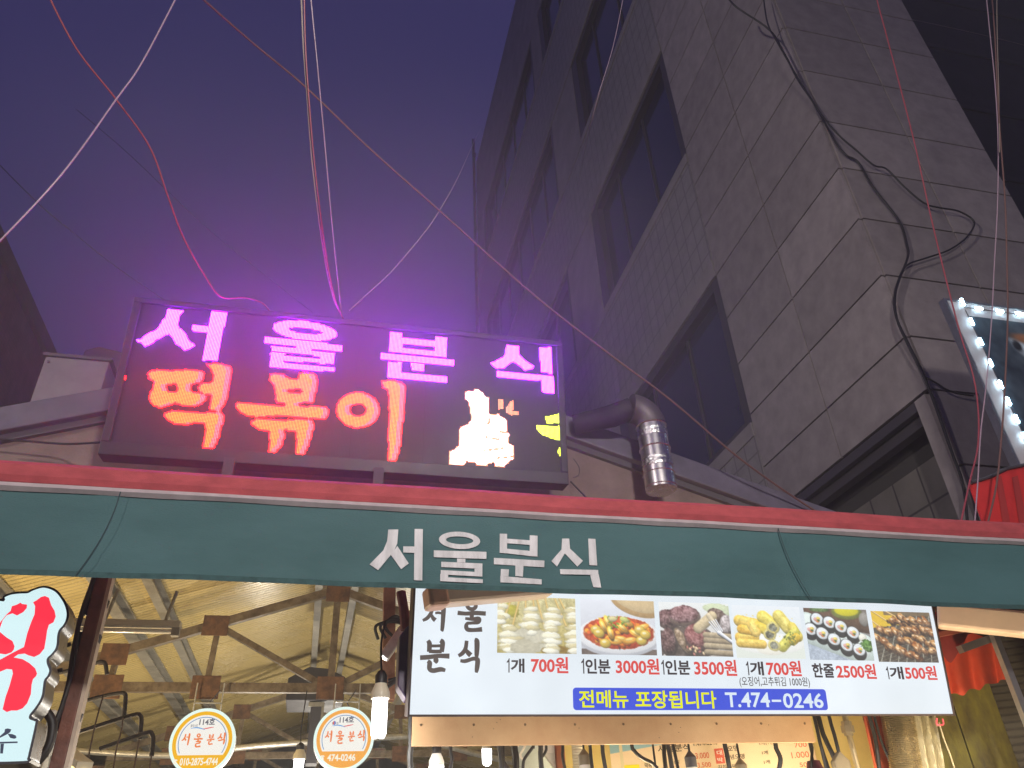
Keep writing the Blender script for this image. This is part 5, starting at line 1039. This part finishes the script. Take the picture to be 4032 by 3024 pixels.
for t, r_, h in ((.35, .034, .03), (.62, .042, .045), (.95, .03, .03)): m.tube([P_[0]+(P_[1]-P_[0])*t, P_[0]+(P_[1]-P_[0])*t+d*h], r_, 6)
part('valve', m, mat('brass2', (.5, .42, .3), .4, .7), T_)
a, b, c_, d_ = at(*c7(478, 1200), 5.1), at(*c7(645, 1200), 5.1), at(*c7(770, 1700), 5.1), at(*c7(590, 1700), 5.1); up_ = (a-d_)*.4
T_ = thing('red_board', 'narrow red painted board left of the flexible duct', 'board', d_)
q = [d_, c_, b+up_, a+up_]; part('panel', MB().prism(q, [p+np.array([0, .03, 0]) for p in q]), mat('red_paint', (.55, .10, .045), .5, 0, .2, 5), T_)
m = MB(); a, b = at(*c7(765, 1150), 4.95), at(*c7(865, 1700), 4.95); L_ = np.linalg.norm(b-a); n = 90
P_ = [a+(a-b)*.3+(b-a)*1.5*i/n for i in range(n+1)]; m.tube(P_, [.105+.010*(i % 2) for i in range(n+1)], 24)
lone('flexible_duct', m, mat('aluminium_flex', (.6, .52, .36), .28, .9, .3, 10), 'ribbed silver flexible duct hanging under the menu sign right end', 'duct', smooth=False)
pm = mat('clear_plastic_sheet', (.62, .56, .38), .25, 0, .3, 4, .6, 9, stretch=(6, 6, .6)); pm.node_tree.nodes['Principled BSDF'].inputs['Transmission Weight'].default_value = .35
m = MB(); rows = []
for t in np.linspace(-.3, 1.3, 14):
    a, b = at(*c7(880+95*t, 1200+460*t), 4.85), at(*c7(1090+110*t, 1200+460*t), 4.85); rows.append([a+(b-a)*s+np.array([0, .04*math.sin(s*19+t*2), 0]) for s in np.linspace(0, 1, 26)])
for r0, r1 in zip(rows, rows[1:]): m.strip(r0, r1)
lone('plastic_sheet', m, pm, 'crumpled clear plastic sheet hanging beside the flexible duct', 'plastic sheet', smooth=True)
T_ = thing('pink_clip', 'small pink wire clip under the menu sign right end', 'clip', at(*c7(1150, 1240), 4.75)); part('wire', MB().tube(smooth_path([at(*c7(*p), 4.75) for p in ((1120, 1210), (1118, 1265), (1150, 1270), (1178, 1262), (1172, 1215))], 4), .006, 6), mat('pink_plastic', (.75, .12, .18), .4), T_, True); part('string', MB().tube(smooth_path([at(*c7(*p), 4.75) for p in ((1140, 1250), (1185, 1400), (1240, 1540), (1290, 1700))], 4), .005, 6), mat('grey_string', (.35, .3, .2), .8), T_, True)

# ------------------------------------------------------------------ right side: mossy boarded wall, red cloth, steel angle
moss = mat('mossy_boards', (.22, .20, .03), .85, 0, .4, 5, .4, 30, col2=(.075, .06, .03), stretch=(1, 1, .4))
MPn = Plane(at(3850, 2850, 5.4), (math.cos(R(-28)), math.sin(R(-28)), 0), (0, 0, 1))
T_ = thing('boarded_wall', 'mossy green-brown boarded wall at the lower right', 'wall', MPn.pt(0, -1, 0))
s = -1.25
for wd in (.36, .4, .36, .42, .4): part('board', MB().obox(MPn, s+.006, s+wd-.006, -3, .8, -.03, rng.random()*.006), moss, T_); s += wd
part('backing', MB().obox(MPn, -1.25, s, -3, .8, -.08, -.031), dark, T_)
scr = banded('dark_mesh_wall', (.05, .042, .03), .05, 2, .8, .6, .5, .4, .5)
MPm = Plane(at(3985, 2700, 5.0), (math.cos(R(-40)), math.sin(R(-40)), 0), (0, 0, 1))
lone('dark_screen', MB().obox(MPm, -.14, .9, -1.2, .72, -.03, 0), scr, 'dark rough screen panel right of the steel angle at the lower right', 'panel')
clothm = mat('red_awning_cloth', (.62, .075, .03), .7, 0, .15, 4); 
T_ = thing('red_side_cloth', 'orange-red scalloped awning cloth hanging right of the menu sign', 'awning cloth', at(3850, 2600, 4.7))
top = [(1100, 250), (1250, 330), (1400, 420), (1560, 480), (1660, 500)]; bot = [(1160, 985), (1230, 990), (1290, 985), (1360, 1005), (1410, 950), (1460, 945), (1510, 955), (1560, 900), (1620, 900), (1670, 890), (1700, 862), (1775, 865)]
def resample(P, n): P = np.array(smooth_path([(a, b, 0) for a, b in P], 8))[:, :2]; i = np.linspace(0, len(P)-1, n); k = i.astype(int).clip(0, len(P)-2); f = (i-k)[:, None]; return P[k]*(1-f)+P[k+1]*f
tt, bb = resample(top, 40), resample(bot, 40); m = MB(); rows = []
for q in np.linspace(0, 1, 8): rows.append([at(*c7(*(tt[i]*(1-q)+bb[i]*q)), 4.9+.04*math.sin(i*.45)*q) for i in range(40)])
for r0, r1 in zip(rows, rows[1:]): m.strip(r0, r1)
part('hanging_cloth', m, clothm, T_, True)
m = MB(); P_ = [[at(*c7(*p), 4.72) for p in row] for row in ([(1110, 250), (1300, 330), (1590, 390)], [(1120, 470), (1280, 430), (1400, 455)], [(1150, 600), (1260, 560), (1360, 540)], [(1190, 660), (1245, 710), (1310, 620)])]
Q_ = [smooth_path(r, 6) for r in P_]
for r0, r1 in zip(Q_, Q_[1:]): m.strip(r0, r1)
part('folded_flap', m, mat('dark_red_cloth', (.30, .04, .04), .7, 0, .2, 5), T_, True)
T_ = thing('steel_angle_frame', 'galvanised angle frame carrying the red cloth at the lower right', 'frame', at(3950, 2500, 4.6))
part('upright', MB().beam(at(*c7(1585, 330), 4.6), at(*c7(1960, 1300), 4.6), .05, .04, (0, 1, 0)), gal, T_); part('cross_bar', MB().beam(at(*c7(1330, 590), 4.66), at(*c7(1900, 385), 4.66), .05, .05), gal, T_)
part('cross_bar', MB().beam(at(*c7(1120, 460), 4.68), at(*c7(1580, 370), 4.68), .04, .03), mat('red_angle', (.35, .10, .07), .5), T_); part('bolt', MB().lathe(at(*c7(1600, 370), 4.57), [(.014, 0), (.012, .02)], 8, (0, -1, 0)), alu, T_)

# ------------------------------------------------------------------ neighbour's panel with white LED modules and its red canopy
SP = Plane((0, 5.0, 0), (1, 0, 0), (0, 0, 1))
a, b = SP.px(*e2(275, 375)), SP.px(*e2(830, 1640)); sx0 = (a[0]+b[0])/2-.01; zt, zb = a[1], 4.05
T_ = thing('fish_picture_panel', 'picture panel edged with bright white light modules at the right edge', 'sign', (sx0+1, 5, zb))
part('panel', MB().obox(SP, sx0, sx0+2.2, zb, zt, -.06, 0), mat('white_panel', (.55, .52, .55), .5, 0, .1, 3), T_); part('frame', MB().obox(SP, sx0-.03, sx0-.001, zb-.03, zt+.03, -.07, .012).obox(SP, sx0-.001, sx0+2.2, zt+.001, zt+.03, -.07, .012), gal, T_)
print_on(SP, sx0+.2, zb+.1, sx0+1.9, zt-.17, pic_fish(), 'printed_picture', printed, T_, .003)
mg = glow('led_module', (.55, .85, 1.), 60); mods = []
def module(p, d):
    m = MB(); d = np.array(d); n_ = np.array([-d[1], d[0]]); P = [SP.pt(*(np.array(p)+d*s_+n_*t_), o_) for o_ in (.004, .012) for s_, t_ in ((-.045, -.014), (.045, -.014), (.045, .014), (-.045, .014))]
    m.add(P, [(3, 2, 1, 0), (4, 5, 6, 7), (0, 1, 5, 4), (1, 2, 6, 5), (2, 3, 7, 6), (3, 0, 4, 7)]); md = part('light_module', m, basew, T_); m = MB()
    for s_ in (-.03, 0, .03): m.lathe(SP.pt(*(np.array(p)+d*s_), .012), [(.017, 0), (.016, .006), (.008, .014)], 10, (0, -1, 0))
    part('diode', m, mg, md, True)
pts = [SP.px(*e2(*p)) for p in ((430, 395), (525, 608), (628, 825), (730, 1055), (838, 1290), (925, 1475))]; 
xl = np.mean([p[0] for p in pts])
for p in pts+[np.array([xl, pts[-1][1]-(pts[-2][1]-pts[-1][1])*k]) for k in (1, 2)]: module((xl, p[1]), (0, 1))
for p in ((550, 350), (775, 380), (990, 408), (1215, 440), (1440, 470)): q = SP.px(*e2(*p)); module((q[0], zt-.06), (1, 0))
part('wire', MB().tube([SP.pt(xl, zt-.1, .006), SP.pt(xl+.01, zb+.05, .006)], .004, 6).tube([SP.pt(xl, zt-.06, .006), SP.pt(sx0+2.1, zt-.06, .006)], .004, 6), alu, T_)
a, b = at(3820, 1905, 4.7), at(4040, 1835, 4.7)
T_ = thing('red_canopy', 'bright red canopy corner below the lit picture panel at the right edge', 'awning', at(3950, 2100, 4.7))
q = [(at(3820, 1905, 4.7)), at(3900, 1880, 4.7), at(3960, 1850, 4.7), at(4060, 1828, 4.7), at(4060, 1828, 4.7)+np.array([1.2, 0, .03]), at(4060, 2300, 4.7)+np.array([1.2, 0, 0]), at(3960, 2300, 4.7)]
part('cloth', MB().prism(q, [p+np.array([0, .02, 0]) for p in q]), mat('bright_red_canvas', (.62, .03, .03), .6, 0, .2, 2.5), T_); m = MB()
for u in (3920, 3985): m.face([at(u, 1880, 4.69), at(u+22, 1872, 4.69), at(u+70, 2120, 4.69), at(u+38, 2120, 4.69)])  # flat deeper-red strips stand for the shade in the cloth's folds
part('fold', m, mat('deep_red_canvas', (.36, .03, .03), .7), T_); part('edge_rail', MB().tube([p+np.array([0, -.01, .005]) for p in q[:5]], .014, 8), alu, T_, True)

# ------------------------------------------------------------------ overhead wires
def wire(name, label, P, r_, m_, group=None, cat='wire'):
    return lone(name, MB().tube(smooth_path([at(u, v, Y) for u, v, Y in P], 10), r_*.8, 8), m_, label, cat, group, smooth=True)
wp = mat('pale_wire', (.36, .26, .32), .4); wr = mat('red_wire', (.30, .06, .08), .45); wb = mat('brown_wire', (.16, .085, .075), .5); wk = mat('black_wire', (.02, .018, .022), .5); wt = mat('tan_wire', (.27, .22, .18), .5)
G1 = 'wires hanging over the stall'
wire('hanging_wire', 'red wire sagging from the upper left onto the board top, with a sharp elbow', [(180, -40, 3.3), (300, 190, 3.5), (460, 395, 3.7), (590, 580, 3.9), (660, 770, 4.1), (720, 930, 4.3), (800, 1075, 4.5), (870, 1168, 4.62), (960, 1172, 4.72), (1030, 1192, 4.78), (1064, 1228, 4.82)], .0075, wr, G1)
wire('hanging_wire', 'pale pink wire running down to the left edge, crossing the red wire', [(705, -30, 3.2), (560, 245, 3.3), (455, 395, 3.35), (240, 690, 3.4), (-40, 990, 3.5)], .006, wp, G1)
wire('overhead_cable', 'long brown cable crossing diagonally from top left behind the steel duct', [(780, -20, 3.6), (990, 165, 3.9), (1200, 340, 4.1), (1450, 580, 4.3), (1725, 825, 4.5), (2100, 1160, 4.7), (2400, 1395, 4.8), (2640, 1575, 4.9), (2900, 1795, 5.1), (3130, 1960, 5.3), (3400, 2130, 5.5)], .0105, wb, G1)
wire('hanging_wire', 'tan wire dropping to the board top centre, left one of the close pair', [(1186, -30, 3.3), (1195, 180, 3.5), (1210, 380, 3.7), (1228, 620, 3.95), (1255, 850, 4.2), (1283, 1040, 4.5), (1315, 1180, 4.7), (1352, 1258, 4.82)], .008, wt, G1)
wire('hanging_wire', 'pinkish wire dropping to the board top centre, touching the tan wire', [(1198, -30, 3.28), (1203, 180, 3.48), (1216, 380, 3.68), (1236, 620, 3.93), (1263, 850, 4.18), (1291, 1045, 4.48), (1322, 1185, 4.68), (1354, 1258, 4.82)], .006, wr, G1)
wire('hanging_wire', 'thin pale wire dropping straight to the board top centre', [(1222, -30, 3.3), (1250, 260, 3.6), (1275, 520, 3.9), (1298, 780, 4.2), (1320, 1010, 4.5), (1345, 1238, 4.81)], .0055, wp, G1)
wire('hanging_wire', 'pink wire curving from the building edge down to the board top centre', [(1893, 508, 31.), (1880, 530, 22.), (1850, 595, 9.), (1800, 705, 5.6), (1725, 838, 4.95), (1660, 930, 4.9), (1545, 1065, 4.85), (1460, 1145, 4.83), (1372, 1225, 4.82)], .0065, wp, G1)
wire('hanging_wire', 'faint dark wire sagging from the left edge to the board left end', [(-40, 610, 6.2), (150, 800, 6.), (300, 925, 5.9), (450, 1045, 5.8), (660, 1190, 5.6)], .006, wk, G1)
wire('hanging_wire', 'very faint dark wire sagging toward the board from the upper left sky', [(300, 430, 7.5), (500, 600, 7.3), (800, 885, 7.), (1000, 1050, 6.8), (1230, 1230, 6.5)], .005, wk, G1)
wire('hanging_wire', 'faint pink wire crossing the building windows from the top', [(2458, -30, 4.2), (2415, 180, 4.4), (2355, 380, 4.6), (2310, 560, 5.5), (2285, 680, 8.5), (2270, 760, atX(2270, 760, 6.86)[1])], .005, wp, G1)
# cables fixed to the building corner
m = MB(); YB = 6.42
for j, P in enumerate(([(2860, -20), (2900, 28), (3030, 118), (3090, 215), (3140, 310), (3200, 400), (3240, 470), (3290, 560), (3330, 610), (3380, 640), (3440, 740), (3540, 870), (3570, 960), (3575, 1010), (3545, 1090), (3525, 1160), (3530, 1250), (3575, 1350), (3625, 1450), (3680, 1590), (3740, 1760), (3790, 1900), (3810, 2060)],
                       [(3005, -20), (3022, 90), (3060, 165), (3120, 270), (3180, 370), (3245, 465), (3300, 530), (3370, 590), (3440, 650), (3490, 665), (3560, 735), (3640, 800), (3700, 818), (3770, 830), (3825, 860), (3835, 890), (3800, 940), (3735, 985), (3650, 1015), (3570, 1045), (3535, 1110), (3520, 1190), (3535, 1270), (3580, 1370), (3640, 1490), (3690, 1610), (3750, 1780), (3800, 1930)])):
    m.tube(smooth_path([at(u, v, YB-.05*j) for u, v in P], 6), .016-.003*j, 8)
lone('wall_cables', m, wk, 'two black cables looping down the corner of the stone-clad building', 'cable', smooth=True)
lone('wall_cable', MB().tube(smooth_path([at(*e1(*p), 6.4) for p in ((1180, -40), (1290, 20), (1400, 90), (1520, 130), (1680, 155))], 8), .012, 8), wk, 'short black cable branching right from the corner cables near the bottom', 'cable', smooth=True)
wire('hanging_wire', 'dark red wire falling across the stone front face to the awning', [(3445, -30, 3.6), (3520, 250, 3.8), (3600, 560, 4.), (3660, 830, 4.2), (3720, 1080, 4.3), (3780, 1310, 4.4), (3832, 1480, 4.5), (3852, 1620, 4.5), (3850, 1760, 4.45), (3820, 1890, 4.4), (3785, 2050, 4.3)], .0085, wr, G1)
wire('hanging_wire', 'pink wire of the twisted pair falling past the lit picture panel', [(3882, -30, 3.3), (3900, 150, 3.45), (3918, 330, 3.6), (3930, 550, 3.8), (3928, 800, 4.), (3915, 1050, 4.2), (3905, 1250, 4.3), (3885, 1500, 4.4), (3862, 1700, 4.45), (3850, 1900, 4.4), (3838, 2060, 4.3)], .0065, wp, G1)
wire('hanging_wire', 'brown wire of the twisted pair falling past the lit picture panel', [(3905, -30, 3.35), (3918, 150, 3.45), (3926, 330, 3.58), (3940, 550, 3.8), (3958, 800, 4.), (3965, 1050, 4.2), (3968, 1250, 4.3), (3958, 1500, 4.4), (3945, 1700, 4.4), (3925, 1900, 4.4), (3890, 2060, 4.3)], .009, wb, G1)
wire('hanging_wire', 'thin tan wire right beside the twisted pair at the top right', [(3925, -30, 3.4), (3926, 100, 3.5), (3930, 260, 3.6), (3934, 420, 3.7), (3936, 600, 3.8)], .006, wt, G1)
wire('overhead_cable', 'faint wire crossing the dark building at the upper right', [(3560, 72, 8), (3700, 100, 8.5), (3900, 145, 9), (4100, 195, 9.5)], .012, wt, G1)
wire('wall_wire', 'black wire along the plaster wall left of the board', [(-40, 1728, 5.35), (120, 1738, 5.33), (260, 1748, 5.3), (395, 1742, 5.1)], .010, wk)
wire('wall_wire', 'looping thin black wire beside the board right end', [(2258, 1806, 5.2), (2280, 1840, 5.2), (2278, 1870, 5.2), (2258, 1880, 5.1)], .004, wk)
wire('wall_wire', 'black wire from the board right bottom corner down behind the awning', [(2246, 1895, 5.0), (2275, 1925, 5.), (2310, 1962, 4.9), (2330, 1990, 4.8)], .008, wk)

# ------------------------------------------------------------------ thin haze added to lift the darks and spread the sign glow
if HAZE:
    hm = bpy.data.materials.new('haze_air'); hm.use_nodes = True; t = hm.node_tree; t.nodes.remove(t.nodes['Principled BSDF'])
    v = t.nodes.new('ShaderNodeVolumePrincipled'); v.inputs['Density'].default_value = HAZE; v.inputs['Color'].default_value = (.96, .97, 1, 1); v.inputs['Anisotropy'].default_value = HAZEG
    t.links.new(v.outputs['Volume'], t.nodes['Material Output'].inputs['Volume'])
    hz = part('haze', MB().box((-160, -160, -1.), (160, 160, 60)), hm); hz['kind'] = 'stuff'; tag(hz, 'thin hazy evening air lit by the signs', 'haze')
# cooking steam, enlarged to stand in for lens glare round the board
if STEAM:
    sm = bpy.data.materials.new('steam_air'); sm.use_nodes = True; t = sm.node_tree; t.nodes.remove(t.nodes['Principled BSDF'])
    v = t.nodes.new('ShaderNodeVolumePrincipled'); v.inputs['Color'].default_value = (.97, .97, 1, 1); v.inputs['Anisotropy'].default_value = .1
    tc = t.nodes.new('ShaderNodeTexCoord'); gr = t.nodes.new('ShaderNodeTexGradient'); gr.gradient_type = 'QUADRATIC_SPHERE'; t.links.new(tc.outputs['Object'], gr.inputs['Vector'])
    nz = t.nodes.new('ShaderNodeTexNoise'); nz.inputs['Scale'].default_value = 2.2; nz.inputs['Detail'].default_value = 2; t.links.new(tc.outputs['Object'], nz.inputs['Vector'])
    m1 = t.nodes.new('ShaderNodeMath'); m1.operation = 'MULTIPLY'; t.links.new(gr.outputs['Fac'], m1.inputs[0]); t.links.new(nz.outputs['Fac'], m1.inputs[1])
    m2 = t.nodes.new('ShaderNodeMath'); m2.operation = 'MULTIPLY'; m2.inputs[1].default_value = 2*STEAM; t.links.new(m1.outputs[0], m2.inputs[0]); t.links.new(m2.outputs[0], v.inputs['Density'])
    t.links.new(v.outputs['Volume'], t.nodes['Material Output'].inputs['Volume'])
    bm_ = MB().lathe((0, 0, -1), [(.02, 0)]+[(math.sin(R(a)), 1-math.cos(R(a))) for a in range(15, 180, 15)]+[(.02, 2)], 24)
    so = part('steam', bm_, sm); so.location = (.1, 4.9, 5.3); so.scale = (5.2, 2.0, 3.6); so['kind'] = 'stuff'; tag(so, 'thin cooking steam drifting round the glowing dot-matrix board', 'steam')
    S.cycles.volume_step_rate = 2.0; S.cycles.volume_max_steps = 64
print('script done', len(bpy.data.objects))
